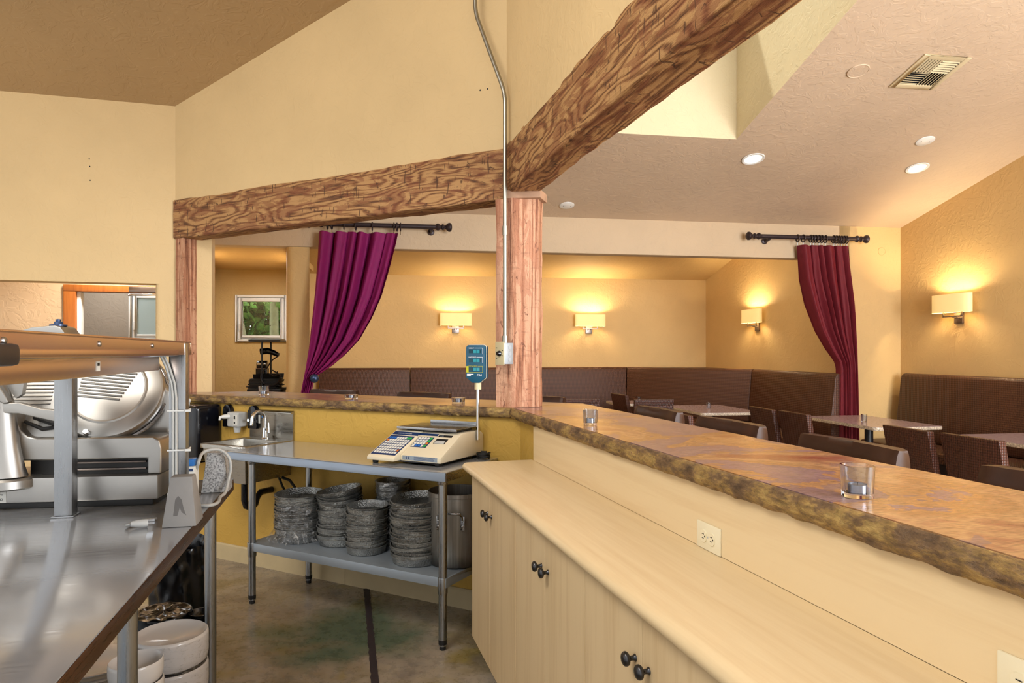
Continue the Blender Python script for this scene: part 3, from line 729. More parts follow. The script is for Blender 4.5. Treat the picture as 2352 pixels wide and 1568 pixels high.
def stack(u, v, r, n, h, dz, lean, label, group, tilt, seed):
    rnd = random.Random(seed); base = None; c = w2(FB, u, v); z = 0.3515; first = True
    for i in range(n):
        if base is None:
            o = pan_mesh(r, h).build('round_pan', 'pan_metal', angle=50); base = o
        else:
            o = base.copy(); COL.objects.link(o)
        f = i / max(1, n - 1)
        tx = tilt[0] * sin(f * pi * tilt[2]) if i else 0; ty = tilt[1] * f * f if i else 0
        o.location = (c.x + lean[0] * f + (rnd.uniform(-.004, .004) if i else 0), c.y + lean[1] * f + (rnd.uniform(-.004, .004) if i else 0), z)
        o.rotation_euler = (tx + (rnd.uniform(-.012, .012) if i else 0), ty + (rnd.uniform(-.012, .012) if i else 0), rnd.uniform(0, 6))
        z += dz * rnd.uniform(.75, 1.3) + (.004 if i == 0 else 0)
        k = n - 1 - i
        pos = 'bottom one' if i == 0 else ORD[k]
        tag(o, f'grey hammered round pan, {pos} of {label}', 'pan', group)
    return z
stack(-2.975, 2.970, .139, 17, .042, .0135, (-.004, .0), 'the cling-wrapped front stack', 'pans in the cling-wrapped stack', (.02, .03, 1), 1)
stack(-2.715, 3.02, .127, 19, .042, .0133, (.0, .02), 'the leaning second stack', 'pans in the leaning second stack', (.05, -.17, 1), 2)
stack(-2.465, 2.955, .112, 15, .042, .0145, (.004, .0), 'the shortest, middle stack', 'pans in the shortest middle stack', (.05, -.04, 2), 3)
stack(-2.12, 2.945, .134, 21, .042, .0148, (-.004, .01), 'the tallest stack beside the stock pot', 'pans in the tallest stack', (.06, -.08, 1.5), 4)
stack(-2.445, 3.165, .095, 20, .042, .0155, (.0, .0), 'the film-wrapped rear stack', 'pans in the film-wrapped rear stack', (.02, .02, 1), 5)
# cling film hanging round the first and the rear stack
def film(u, v, r, z0, z1, a0, a1, seed, label, skirt=0.05):
    c = w2(FB, u, v); mb = MB()
    def fn(s, t):
        a = a0 + (a1 - a0) * s; k = 1 - t
        rr = r + .006 + .010 * noise.noise(Vector((s * 16, t * 7, seed))) + skirt * max(0, k - .72) * 2.2 * (1 + noise.noise(Vector((s * 22, 0, seed))))
        top = z1 - .09 * (0.5 + 0.5 * noise.noise(Vector((s * 5, 3, seed))))
        return (rr * cos(a), rr * sin(a), z0 + (top - z0) * t + (.014 * (1 + noise.noise(Vector((s * 20, t * 9, seed + 3)))) if t < .99 else 0))
    mb.grid(fn, 140, 34)
    o = mb.build('cling_film', 'cling_film', loc=(c.x, c.y, 0), angle=80)
    return tag(o, label, 'cling film')
film(-2.975, 2.970, .141, .3515, .60, radians(150), radians(330), 3, 'torn cling film around the leftmost pan stack')
film(-2.445, 3.165, .098, .36, .76, 0, 2 * pi, 8, 'cling film wrapped round the rear pan stack', 0.0)

# stock pot
def stock_pot():
    c = w2(FB, -1.925, 3.03)
    t = thing('stock_pot', 'large dented aluminium stock pot at the end of the undershelf', 'pot', (c.x, c.y, .3515), FB)
    r, h = .146, .375
    MB().lathe([(.0001, 0), (r - .012, 0), (r, .012), (r, h - .022), (r + .003, h - .02), (r + .003, h), (r - .003, h), (r - .004, .008), (.0001, .006)], 56).build('body', 'pot_metal', t, angle=50)
    for a in (radians(-70), radians(110)):
        M = RZ(a) @ T(r, 0, h - .105)
        hd = MB().tube([(-.002, -.062, -.028), (.012, -.06, .0), (.03, -.052, .018), (.04, -.03, .022), (.042, 0, .022), (.04, .03, .022), (.03, .052, .018), (.012, .06, .0), (-.002, .062, -.028)], .006, 10, M=M).build('handle', 'steel', t)
        for sy in (-1, 1):
            b = MB(); b.box(-.003, .003, sy * .062 - .010, sy * .062 + .010, -.07, .0, M); b.build('bracket', 'steel', hd, bevel=.002)
            rv = MB(); [rv.ball((.004, sy * .062, zz), .0055, n=10, m=6, M=M) for zz in (-.05, -.022)]; rv.build('rivet', 'chrome', hd)
stock_pot()

# ================================================================== label scale on the prep table (frame FB)
def label_scale():
    zt = .868; u0, v0 = -2.338, 2.86
    t = thing('label_scale', 'cream label-printing scale with a pole display on the prep table', 'scale', (*w2(FB, u0, v0), zt), FB)
    W_, D_ = .425, .43
    side = [(0, .018), (.0, .045), (.02, .055), (.19, .142), (.21, .148), (.39, .148), (.43, .125), (.43, .018)]
    MB().xprism(side, .175, W_).build('body', 'scale_body', t, bevel=.006)
    key = [(-.055, .018), (-.055, .036), (-.045, .042), (.19, .146), (.20, .15), (.39, .15), (.43, .125), (.43, .018)]
    MB().xprism(key, .0, .1745).build('keyboard_housing', 'scale_body', t, bevel=.006)
    for x, y in ((.03, -.02), (.39, .03), (.03, .39), (.39, .39)):
        MB().lathe([(.012, .0005), (.016, .003), (.016, .02)], 14, T(x, y, 0), True).build('foot', 'black_rubber', t)
    box(.02, W_ - .01, 0.0, .42, .012, .019).build('base_tray', 'black_plastic', t, bevel=.002)
    # sloped panels: local frame on the slope
    def slope(y0, z0, y1, z1):
        a = atan2(z1 - z0, y1 - y0); return T(0, y0, z0) @ RX(a), hypot(y1 - y0, z1 - z0)
    Mk, Lk = slope(-.045, .042, .19, .146)
    kb = box(.008, .167, .012, .205, 0, .0012).build('key_panel', 'scale_blue', t); kb.data.transform(Mk)
    Mb_, Lb = slope(.02, .055, .19, .142)
    nb_ = box(.185, .283, .058, .152, 0, .0012).build('number_panel', 'scale_blue', t); nb_.data.transform(Mb_)
    ti = box(.03, .292, .168, .186, .0, .0014).build('title_strip', 'scale_blue', t); ti.data.transform(Mb_)
    t1 = box(.008, .178, .214, .246, .0, .0014).build('title_strip', 'scale_blue', t); t1.data.transform(Mk)
    ks = MB(); gk = MB(); bk = MB(); ok = MB()
    for j in range(7):
        for i in range(9):
            x, y = .0165 + i * .0164, .026 + j * .0243
            tgt = gk if (j == 6 and i > 6) else bk if (j == 6 and i < 3) else ok if (j, i) in ((1, 8), (5, 0)) else ks
            tgt.box(x, x + .0118, y, y + .0165, .0005, .0028, Mk)
    for j in range(4):
        for i in range(5):
            x, y = .1905 + i * .0182, .0625 + j * .0225
            c = gk if (i == 4 and j != 1) else ok if (i == 4) else bk if (j == 0 and i in (1, 2)) else ks
            c.box(x, x + .0135, y, y + .0165, .0005, .0028, Mb_)
    for mb, nm, mt in ((ks, 'white_keys', 'key_white'), (gk, 'green_keys', 'key_green'), (bk, 'blue_keys', 'key_blue'), (ok, 'orange_keys', 'key_orange')):
        o = mb.build(nm, mt, t, smooth=False); o['kind'] = 'stuff'
    text('lettering', 'LABEL PRINTING SCALE', .0085, 'print_white', t, Mk @ T(.04, .226, .0016))
    box(.30, .385, .162, .18, .0, .0014).build('name_plate', 'print_black', t).data.transform(Mb_)
    text('lettering', 'CAS', .014, 'label_grey', t, Mb_ @ T(.306, .166, .0018))
    pr_ = box(.305, .375, .10, .145, -.001, .0012).build('label_slot', 'void_black', t); pr_.data.transform(Mb_)
    box(.312, .37, .10, .122, .0, .005).build('label_roll', 'grey_plastic', t, bevel=.001).data.transform(Mb_)
    pl = box(.19, .405, -.0012, .001, .024, .046).build('data_plate', 'label_grey', t)
    tx = MB()
    for j in range(4): tx.box(.262, .262 + (.13, .12, .125, .122)[j], -.0018, -.0012, .0415 - j * .0048, .0432 - j * .0048)
    tx.box(.213, .217, -.0018, -.0012, .028, .042); tx.box(.226, .230, -.0018, -.0012, .028, .042)
    tx.build('fine_print', 'scale_blue', pl, smooth=False)
    # weighing platter
    p = MB(); p.box(.02, .405, .180, .415, .166, .170); p.box(.018, .407, .176, .181, .158, .171); p.box(.08, .40, .411, .415, .170, .19); p.build('platter', 'steel', t, bevel=.0015)
    box(.06, .38, .21, .38, .148, .166).build('platter_support', 'black_plastic', t, bevel=.003)
    # pole display
    pu_, pv_ = .434, .352
    pole = MB().lathe([(.0095, .10), (.0095, .398)], 16, T(pu_, pv_, 0), True).build('pole', 'chrome', t, angle=60)
    cp = MB(); n = 28
    prof = []
    for k in range(n):
        rr = .0185 if k % 2 else .0172; prof.append((rr * cos(2 * pi * k / n), rr * sin(2 * pi * k / n)))
    cp.prism(prof, .376, .412, T(pu_, pv_, 0)); cp.build('collar', 'beige_plastic', t, smooth=False)
    hx, z0, z1 = .0565, .412, .618
    out = [(-.022, z0), (.022, z0), (.03, z0 + .008), (hx - .002, z0 + .026), (hx, z0 + .031), (hx, z1 - .014), (hx - .004, z1 - .004), (hx - .014, z1), (-hx + .014, z1), (-hx + .004, z1 - .004), (-hx, z1 - .014), (-hx, z0 + .031), (-hx + .002, z0 + .026), (-.03, z0 + .008)]
    Md = T(pu_ - .002, pv_ - .022, 0) @ RZ(radians(8)) @ RX(pi / 2)
    hsg = MB().prism(out, -.045, .0, Md).build('display_housing', 'display_teal', t, bevel=.003)
    MB().prism([(x * 1.035, z1 + (z - z1) * 1.01 + .0015) for x, z in out], -.022, -.015, Md).build('trim_ring', 'scale_body', t)
    Mf = T(pu_ - .002, pv_ - .022, 0) @ RZ(radians(8))
    def fb(x0, x1, za, zb, nm, mt, y=-.0008): return box(x0, x1, y, .001, za, zb, M=Mf).build(nm, mt, hsg, smooth=False)
    rows = [(z1 - .014, 'WEIGHT', 'print_white'), (z1 - .063, 'UNIT PRICE', 'print_white'), (z1 - .112, 'TOTAL PRICE', 'yellow_paint')]
    for zr, tx_, mt in rows:
        text('lettering', tx_, .0085, mt, hsg, Mf @ T(-.041, -.0012, zr - .006) @ FRONT)
        lx = {'WEIGHT': -.006, 'UNIT PRICE': .006, 'TOTAL PRICE': .013}[tx_]
        ln = MB(); ln.box(lx, .041, -.0012, 0, zr - .004, zr - .0022, Mf); ln.box(.041, .0428, -.0012, 0, zr - .036, zr - .0022, Mf)
        if mt == 'yellow_paint':
            ln.box(-.041, .0428, -.0012, 0, zr - .038, zr - .036, Mf); ln.box(-hx + .002, -.041, -.0012, 0, zr - .038, zr - .003, Mf)
        ln.build('printed_line', mt, hsg, smooth=False)
        fb(-.04, .03, zr - .031, zr - .011, 'display_window', 'display_glass')
        fb(-.014, .004, zr - .030, zr - .012, 'display_digit', 'display_lit', -.0013); fb(.006, .024, zr - .030, zr - .012, 'display_digit', 'display_lit', -.0013)
    text('lettering', 'CAS', .016, 'print_white', hsg, Mf @ T(.008, -.0012, z1 - .169) @ FRONT)
    sm = MB(); sm.box(-.05, -.012, -.0012, 0, z1 - .161, z1 - .157, Mf); sm.box(-.05, -.028, -.0012, 0, z1 - .169, z1 - .165, Mf); sm.build('fine_print', 'print_white', hsg, smooth=False)
    # power cord coiled on the table
    pts = [(W_ - .01, .40, .03), (W_ + .03, .41, .03), (W_ + .06, .36, .012)]
    for k in range(60):
        a = k * .55; rr = .035 + .004 * sin(k * .9); pts.append((W_ + .052 + rr * 1.0 * cos(a), .335 + rr * .9 * sin(a), .006 + .0005 * k))
    MB().tube(pts, .0034, 8).build('power_cord', 'black_rubber', t)
label_scale()

# ================================================================== hand sink, dispensers (frame FB)
def hand_sink():
    c = w2(FB, -3.345, 2.89); zr = .873
    t = thing('hand_sink', 'wall-mounted stainless hand sink with a gooseneck tap', 'sink', (c.x, c.y, 0), FB)
    # local: x 0..0.40 to the left is negative
    x0, x1, y0, y1 = -.40, .0, .0, .398
    rim = MB(); a, b, d, e = x0 + .04, x1 - .04, y0 + .035, y1 - .10
    rim.box(x0, a, y0, y1, zr - .028, zr); rim.box(b, x1, y0, y1, zr - .028, zr); rim.box(a, b, y0, d, zr - .028, zr); rim.box(a, b, e, y1, zr - .028, zr)
    rim.build('rim', 'steel_sink', t, bevel=.003)
    bs_ = MB(); zb = zr - .19
    bs_.add([(a, d, zr), (b, d, zr), (b, e, zr), (a, e, zr), (a + .02, d + .02, zb), (b - .02, d + .02, zb), (b - .02, e - .02, zb), (a + .02, e - .02, zb)], [(0, 1, 5, 4), (1, 2, 6, 5), (2, 3, 7, 6), (3, 0, 4, 7), (4, 5, 6, 7)])
    bs_.build('basin', 'steel_sink', t, bevel=.012, smooth=True)
    sk_ = MB(); zb = zr - .232; sk_.add([(x0 + .012, y0 + .012, zr - .028), (x1 - .012, y0 + .012, zr - .028), (x1 - .012, y1, zr - .028), (x0 + .012, y1, zr - .028), (x0 + .03, y0 + .03, zb), (x1 - .03, y0 + .03, zb), (x1 - .03, y1, zb), (x0 + .03, y1, zb)],
        [(0, 1, 5, 4), (1, 2, 6, 5), (2, 3, 7, 6), (3, 0, 4, 7), (7, 6, 5, 4)]); sk_.build('skirt', 'steel_sink', t, smooth=False)
    bp = MB().xprism([(y1 - .012, zr - .005), (y1, zr - .005), (y1, zr + .19), (y1 - .03, zr + .178), (y1 - .03, zr + .17), (y1 - .012, zr + .17)], x0, x1).build('backsplash', 'steel_sink', t, bevel=.002)
    st = box(-.385, -.30, y1 - .0135, y1 - .0118, zr + .095, zr + .15).build('sticker', 'label_white', bp, smooth=False)
    mk = MB(); mk.box(-.36, -.345, y1 - .0142, y1 - .0133, zr + .128, zr + .144); mk.box(-.38, -.31, y1 - .0142, y1 - .0133, zr + .103, zr + .106); mk.box(-.38, -.32, y1 - .0142, y1 - .0133, zr + .111, zr + .114); mk.build('print', 'print_black', st, smooth=False)
    MB().lathe([(.0001, 0), (.009, 0), (.009, .001), (.0001, .001)], 16, T(-.275, y1 - .012, zr + .14) @ RX(pi / 2)).build('sticker', 'box_blue', bp)
    tp = thing('tap', '', ''); del tp['label'], tp['category']; tp.parent = t
    xb, yb = -.2, y1 - .06
    bd = MB().lathe([(.026, zr), (.026, zr + .006), (.021, zr + .012), (.019, zr + .05), (.016, zr + .075)], 20, T(xb, yb, 0), True).build('body', 'chrome', tp)
    pts = [(xb, yb, zr + .06)] + [(xb, yb - .055 + .055 * cos(k * pi / 10), zr + .13 + .055 * sin(k * pi / 10)) for k in range(0, 10)] + [(xb, yb - .112, zr + .10)]
    MB().tube(pts, .0115, 12).build('spout', 'chrome', tp)
    MB().tube([(xb, yb, zr + .055), (xb + .03, yb - .01, zr + .075), (xb + .05, yb - .015, zr + .05), (xb + .045, yb - .012, zr + .11)], [.009, .009, .008, .005], 10).build('lever', 'chrome', tp)
    # waste pipe, trap and hoses
    xd, yd = -.2, .17
    MB().tube([(xd, yd, zr - .22), (xd, yd, .50), (xd, yd + .015, .46), (xd, yd + .05, .44), (xd, yd + .085, .46), (xd, yd + .1, .50), (xd, yd + .13, .53), (xd, .395, .53)], .021, 12).build('drain_trap', 'black_plastic', t)
    MB().tube([(xd + .13, .33, zr - .23), (xd + .14, .35, .58), (xd + .15, .39, .5)], .0075, 8).build('supply_hose', 'black_rubber', t)
    MB().tube([(xd + .19, .30, zr - .23), (xd + .22, .34, .62), (xd + .27, .36, .55), (xd + .28, .394, .46)], .009, 8).build('supply_hose', 'black_rubber', t)
    MB().ball((xd + .13, .33, .40), .022, .014, .03).build('valve_handle', 'black_plastic', t)
hand_sink()
def dispensers():
    c = w2(FB, -4.19, 3.29)
    t = thing('towel_dispenser', 'glossy black paper towel dispenser under the bar ledge', 'dispenser', (c.x, c.y, .70), FB)
    MB().box(-.16, .16, -.21, -.001, 0, .385).build('cabinet', 'black_plastic', t, bevel=.035, seg=5)
    box(-.12, .12, -.20, -.02, -.012, .004).build('paper_mouth', 'void_black', t)
    k = MB(); k.box(-.008, .008, -.152, -.146, .384, .405); k.lathe([(.016, -.004), (.016, .004)], 14, T(0, -.149, .41) @ RX(pi / 2), True); k.build('key', 'white_plastic', t)
    MB().lathe([(.0001, .0), (.011, 0), (.011, .003), (.0001, .004)], 14, T(.02, -.2102, .11) @ RX(pi / 2)).build('lock', 'chrome', t)
    c = w2(FB, -3.83, 3.29)
    t = thing('soap_dispenser', 'pale grey soap dispenser with a white nozzle beside the sink', 'dispenser', (c.x, c.y, .905), FB)
    b = MB(); b.box(-.055, .055, -.085, -.001, .035, .135); b.build('body', 'grey_plastic', t, bevel=.012, seg=3)
    MB().lathe([(.02, 0), (.024, .03), (.03, .05)], 16, T(0, -.045, -.005), True).build('neck', 'grey_plastic', t)
    MB().tube([(-.03, -.06, .105), (-.05, -.11, .105), (-.06, -.135, .102), (-.06, -.14, .082)], [.017, .015, .009, .006], 12).build('nozzle', 'white_plastic', t)
    lb = box(.01, .05, -.087, -.0845, .05, .118).build('label_sticker', 'label_white', t, smooth=False)
    m_ = MB(); m_.box(.016, .03, -.088, -.0868, .09, .112); m_.box(.016, .03, -.088, -.0868, .058, .072); m_.build('print', 'print_black', lb, smooth=False)
    for k, (u, lab) in enumerate(((-3.70, 'rounded black wall bracket left of the sink splashback'), (-3.95, 'rounded black wall bracket right of the towel dispenser'))):
        c = w2(FB, u, 3.29)
        t = thing('wall_bracket', lab, 'bracket', (c.x, c.y, .93), FB)
        p = [(-.04, 0), (.04, 0)] + [(.04 * cos(a * pi / 10), .10 + .055 * sin(a * pi / 10)) for a in range(11)]
        MB().prism(p, .001, .035, RX(pi / 2)).build('plate', 'black_plastic', t, bevel=.004)
        MB().lathe([(.007, 0), (.007, .02), (.011, .024), (.011, .032)], 12, T(0, -.035, .06) @ RX(pi / 2), True).build('stud', 'chrome', t)
dispensers()

# conduit, box and switch beside the corner post
def conduit():
    o = w2(FB, pv(1160, FB, 3.255)[0], 3.255)
    t = thing('electrical_conduit', 'bent steel conduit running down the corner post to a switch box', 'conduit', (o.x, o.y, 0), FB)
    ub = pv(1160, FB, 3.255)[0]
    def at(px, py):
        u, Y = pv(px, FB, 3.29); return (u - ub, .02, zat(py, Y))
    a, b, c = at(1095, -60), at(1096, 32), at(1157, 222)
    def rnd(p, q, r, k=.06):
        p, q, r = Vector(p), Vector(q), Vector(r); d1 = (p - q).normalized() * k; d2 = (r - q).normalized() * k
        return [tuple((q + d1).lerp(q, s).lerp(q.lerp(q + d2, s), s)) for s in (0, .25, .5, .75, 1)]
    e = (0, 0.0, 1.52)
    cc = (0, 0.0, c[2]); bb = (b[0], .012, b[2])
    MB().tube([(bb[0], .012, 3.9)] + rnd((bb[0], .012, 3.9), bb, cc) + rnd(bb, cc, e) + [e], .0115, 14).build('pipe', 'emt', t)
    MB().lathe([(.0145, 2.08), (.0145, 2.13)], 14, close=True).build('coupling', 'emt', t)
    MB().lathe([(.0165, 1.495), (.0165, 1.535)], 14, close=True).build('connector', 'emt', t)
    z0, z1 = 1.382, 1.497; M = RZ(radians(69))
    bx = box(-.034, .034, -.03, .03, z0, z1, M=M).build('junction_box', 'galvanised', t, bevel=.003)
    for k in range(3):
        MB().lathe([(.0001, 0), (.0125, 0), (.0118, .0012), (.0001, .0012)], 18, M @ T(.008, -.03, z0 + .024 + k * .033) @ RX(pi / 2)).build('knockout', 'galvanised', bx)
    pl = box(-.041, -.0345, -.036, .034, z0 - .004, z1 + .006, M=M).build('cover_plate', 'beige_plastic', t, bevel=.0015)
    MB().lathe([(.014, 0), (.0155, .004), (.013, .012), (.010, .018)], 18, M @ T(-.041, -.004, z0 + .058) @ RY(-pi / 2), True).build('timer_knob', 'black_plastic', pl)
    mk = MB()
    for k in range(5): mk.box(-.0416, -.0408, -.03 if k % 2 else .018, -.022 if k % 2 else .026, z0 + .03 + k * .014, z0 + .034 + k * .014, M)
    mk.build('print', 'print_black', pl, smooth=False)
conduit()

# ================================================================== big stainless table in the left foreground (frame FT)
FT = radians(13.8); ZT = 0.90
def FTw(x, y): return w2(FT, x, y)
def steel_table():
    t = thing('steel_table', 'large stainless work table in the left foreground under the slicer', 'table', (0, 0, 0), FT)
    x0, x1, y0, y1 = -1.9, -.466, -.3, 3.16
    top = MB(); top.box(x0, x1, y0, y1, ZT - .004, ZT); top.build('table_top', 'steel_top', t, bevel=.0015)
    e = MB(); e.box(x1 - .012, x1 + .001, y0, y1 + .001, ZT - .05, ZT - .0045); e.box(x0, x1 - .0125, y1 - .012, y1 + .001, ZT - .05, ZT - .0045); e.build('edge_apron', 'steel_edge', t, bevel=.003)
    for x, y in ((-.52, pu(483, FT, -.52)[0]), (-.52, pu(293, FT, -.52)[0]), (-.52, .45), (-1.8, 2.9), (-1.8, 1.5)):
        lg = MB().lathe([(.0225, .03), (.0225, ZT - .005)], 24, T(x, y, 0), True).build('leg', 'steel_post', t, angle=60)
        MB().lathe([(.02, 0), (.024, .006), (.024, .03)], 16, T(x, y, 0), True).build('foot', 'black_metal', lg)
    box(-1.82, -.56, -.2, 3.1, .18, .20).build('undershelf', 'galvanised', t, bevel=.004)
    return t
steel_table()

def overshelf():
    t = thing('overshelf', 'stainless overshelf on square posts above the slicer, warm reflections tinted in', 'shelf', (0, 0, 0), FT)
    x0, x1, y0, y1 = -.96, -.532, -.3, 2.65
    sh = MB(); sh.box(x0, x1, y0, y1, 1.479, 1.485); sh.box(x1 - .004, x1, y0, y1, 1.438, 1.482); sh.box(x0, x0 + .004, y0, y1, 1.438, 1.482); sh.box(x0, x1, y1 - .004, y1, 1.438, 1.482)
    sh.build('shelf', 'steel_warm_reflect', t, bevel=.0015)
    box(x1 - .012, x1 + .006, y0, 2.43, 1.437, 1.4535).build('light_rail', 'steel_warm_reflect', t, bevel=.003)
    box(-.80, x1 - .013, y0, 2.46, 1.4335, 1.4370).build('reflector', 'chrome', t, bevel=.001)
    hs = box(-.80, -.60, y0, 2.50, 1.387, 1.433).build('lamp_housing', 'steel_warm_reflect', t, bevel=.003)
    sx = pu(225, FT, -.60)[0]
    st = box(-.6005, -.5988, sx - .012, sx + .012, 1.4, 1.424).build('sticker', 'label_white', hs, smooth=False)
    box(-.599, -.5983, sx - .008, sx + .008, 1.413, 1.421).build('print', 'print_black', st, smooth=False)
    bl = MB(); bl.box(-.538, -.518, 1.02, 1.29, 1.425, 1.462); bl.build('end_bracket', 'black_metal', t, bevel=.012)
    for px in (8, 228, 350):
        y = pu(px, FT, x1)[0]
        MB().ball((x1 + .001, y, 1.466), .004, .0065, .0065, 12, 6).build('bolt', 'steel', t)
    for x in (-.905, -.557):
        p = MB(); p.box(x - .027, x + .027, 2.55, 2.602, ZT + .0045, 1.479); po = p.build('post', 'steel_post', t, bevel=.004)
        box(x - .034, x + .034, 2.543, 2.609, ZT + .0005, ZT + .0042).build('base_flange', 'steel', po, bevel=.001)
    # two grey cables strapped to the far post with plastic ties
    for dx in (-.006, .004):
        MB().tube([(-.60 + dx, 2.53, 1.44), (-.585 + dx, 2.54, 1.40), (-.568 + dx, 2.543, 1.34), (-.563 + dx, 2.543, 1.29), (-.563 + dx, 2.543, .97), (-.568 + dx, 2.538, .935)], .0045, 8).build('cable', 'grey_cable', t)
    for z in (1.247, 1.112, .943 + .02, .925):
        c = MB(); c.box(-.586, -.527, 2.536, 2.549, z - .0025, z + .0025); c.box(-.527, -.524, 2.536, 2.604, z - .0025, z + .0025); c.box(-.530, -.512, 2.533, 2.541, z - .004, z + .004); c.build('cable_tie', 'white_plastic', t)
overshelf()

def slicer():
    c = Vector((-1.275, 2.44))
    t = thing('meat_slicer', 'cast aluminium meat slicer with a tilted round blade guard', 'slicer', (c.x, c.y, ZT), radians(8))
    # local: x<0 left, y away, z up
    gk = MB(); gk.box(-.62, -.01, .006, .25, .0008, .022); gk.build('rubber_base', 'black_rubber', t, bevel=.004)
    bp = MB(); bp.box(-.66, .008, 0, .27, .022, .108); bo = bp.build('base_plate', 'cast_aluminium', t, bevel=.006)
    sk = box(-.56, -.487, -.0012, .0005, .024, .086).build('maker_sticker', 'label_white', bo, smooth=False)
    Mt = T(0, -.0016, 0)
    text('lettering', 'TLERY', .0135, 'print_black', sk, T(-.526, -.0016, .069) @ FRONT)
    text('lettering', 'Parts', .009, 'print_black', sk, T(-.516, -.0016, .050) @ FRONT)
    text('lettering', '0332', .0125, 'print_black', sk, T(-.522, -.0016, .031) @ FRONT)
    # body: right foot, beam over the slot, left sweep (outline in x,z pushed along y)
    out = [(-.53, .165), (-.035, .165), (-.035, .1085), (.012, .1085), (.014, .20), (.006, .232), (-.015, .243), (-.40, .243), (-.43, .25), (-.455, .275), (-.468, .31), (-.47, .335), (-.485, .345), (-.50, .335), (-.515, .28), (-.53, .22)]
    M = RX(pi / 2)
    MB().prism(out, -.27, -.02, M).build('body', 'cast_aluminium', t, bevel=.012, seg=3)
    box(-.44, -.036, .06, .26, .108, .165).build('slot_interior', 'slicer_dark', t, smooth=False)  # plain dark block filling the slot
    for k, z in enumerate((.125, .15)):
        MB().tube([(-.34, .055, z), (-.05, .055, z)], .004, 8).build('slide_rod', 'nickel', t)
    # motor housing rising behind the guard
    hsg = MB()
    hp = [(-.18, .24), (.012, .235), (.016, .30), (.016, .36), (.005, .40), (-.03, .43), (-.09, .47), (-.2, .50), (-.3, .44), (-.3, .24)]
    hsg.prism(hp, -.28, -.15, M); hsg.build('motor_housing', 'cast_aluminium', t, bevel=.03, seg=4)
    # blade guard disc, tilted back
    G = T(-.205, .125, .405) @ RY(radians(6)) @ RX(radians(62))
    g = MB(); R = .186
    g.lathe([(.0001, .010), (.10, .010), (.125, .009), (R - .012, .004), (R - .003, 0), (R, -.008), (R, -.034), (R - .004, -.040), (R - .03, -.043), (.0001, -.043)], 72, G)
    gd = g.build('blade_guard', 'cast_aluminium', t, angle=40)
    rg = MB(); rg.lathe([(R + .002, -.036), (R + .009, -.038), (R + .010, -.045), (R + .003, -.05), (R - .01, -.05)], 72, G); rg.build('blade_ring', 'steel', t)
    rim = MB(); rim.lathe([(.122, .0095), (.128, .0112), (.134, .0085)], 72, G); rim.build('guard_ridge', 'cast_aluminium', gd)
    for k in range(10):                      # ribs of the gauge plate
        y = .085 - k * .0135; x1 = .085 - k * .004
        MB().tube([(-.105 + k * .001, y, .0115), (x1, y, .0115)], [.0038, .0038], 8, M=G).build('rib', 'cast_aluminium', gd)
    for a, r_ in ((radians(38), R - .004), (radians(-98), R - .012)):
        MB().lathe([(.0001, .02), (.009, .02), (.0105, .014), (.0105, -.004)], 14, G @ T(r_ * cos(a), r_ * sin(a), .0)).build('guard_screw', 'steel', gd)
    # gauge plate to the left with ribs
    G2 = T(-.47, .12, .40) @ RX(radians(66))
    gp = box(-.16, .115, -.17, .16, -.012, 0, M=G2).build('gauge_plate', 'cast_aluminium', t, bevel=.004)
    for k in range(13):
        MB().tube([(-.15, .13 - k * .0145, .001), (.075, .13 - k * .0145, .001)], .0034, 6, M=G2).build('rib', 'cast_aluminium', gp)
    # carriage column on a round foot
    col = MB(); prof = [(0, .095, .060), (.03, .085, .052), (.10, .072, .046), (.18, .066, .042), (.25, .064, .04), (.30, .052, .036), (.335, .035, .03)]
    vs = [];  nn = 24
    for k, (z, a, b) in enumerate(prof):
        cx = -.512 - .015 * (z / .3) ** 2
        vs += [(cx + a * cos(2 * pi * i / nn), -.005 + b * sin(2 * pi * i / nn), .117 + z) for i in range(nn)]
    fs = [(j * nn + i, j * nn + (i + 1) % nn, (j + 1) * nn + (i + 1) % nn, (j + 1) * nn + i) for j in range(len(prof) - 1) for i in range(nn)] + [tuple(range(nn - 1, -1, -1)), tuple(range((len(prof) - 1) * nn, len(prof) * nn))]
    col.add(vs, fs); col.build('carriage_column', 'cast_aluminium', t, angle=50)
    MB().lathe([(.11, .072), (.118, .078), (.118, .104), (.11, .112), (.0001, .113)], 48, T(-.512, .045, 0)).build('column_foot', 'cast_aluminium', t)
    # carriage arm and handles
    MB().prism([(-.50, .345), (-.49, .372), (-.43, .374), (-.36, .352), (-.30, .345), (-.28, .332), (-.28, .308), (-.31, .305), (-.36, .318), (-.43, .336), (-.48, .338)], .005, .035, M).build('carriage_arm', 'cast_aluminium', t, bevel=.006, seg=3)
    MB().prism([(-.54, .46), (-.51, .47), (-.47, .40), (-.46, .375), (-.475, .37), (-.50, .385)], .01, .04, M).build('push_rod', 'cast_aluminium', t, bevel=.006, seg=3)
    MB().prism([(-.52, .50), (-.42, .50), (-.435, .40), (-.455, .385), (-.50, .45)], -.02, .004, M).build('food_fence', 'cast_aluminium', t, bevel=.004)
    k = MB()
    for q in range(3):
        a = radians(90 + q * 120); k.tube([(0, 0, 0), (.026 * cos(a), 0, .026 * sin(a))], [.012, .008], 10, M=T(-.53, -.055, .43))
    k.ball((0, 0, 0), .016, M=T(-.53, -.055, .43)); k.build('clamp_knob', 'black_plastic', t)
    MB().tube([(-.53, -.055, .43), (-.53, .02, .43)], .008, 8).build('clamp_bolt', 'steel', t)
    lk = MB(); lk.tube([(-.42, .05, .32), (-.36, .05, .295), (-.30, .05, .30)], [.014, .012, .008], 8); lk.tube([(-.46, .06, .30), (-.40, .06, .272), (-.34, .06, .28)], [.006, .008, .006], 8); lk.build('linkage', 'slicer_dark', t)
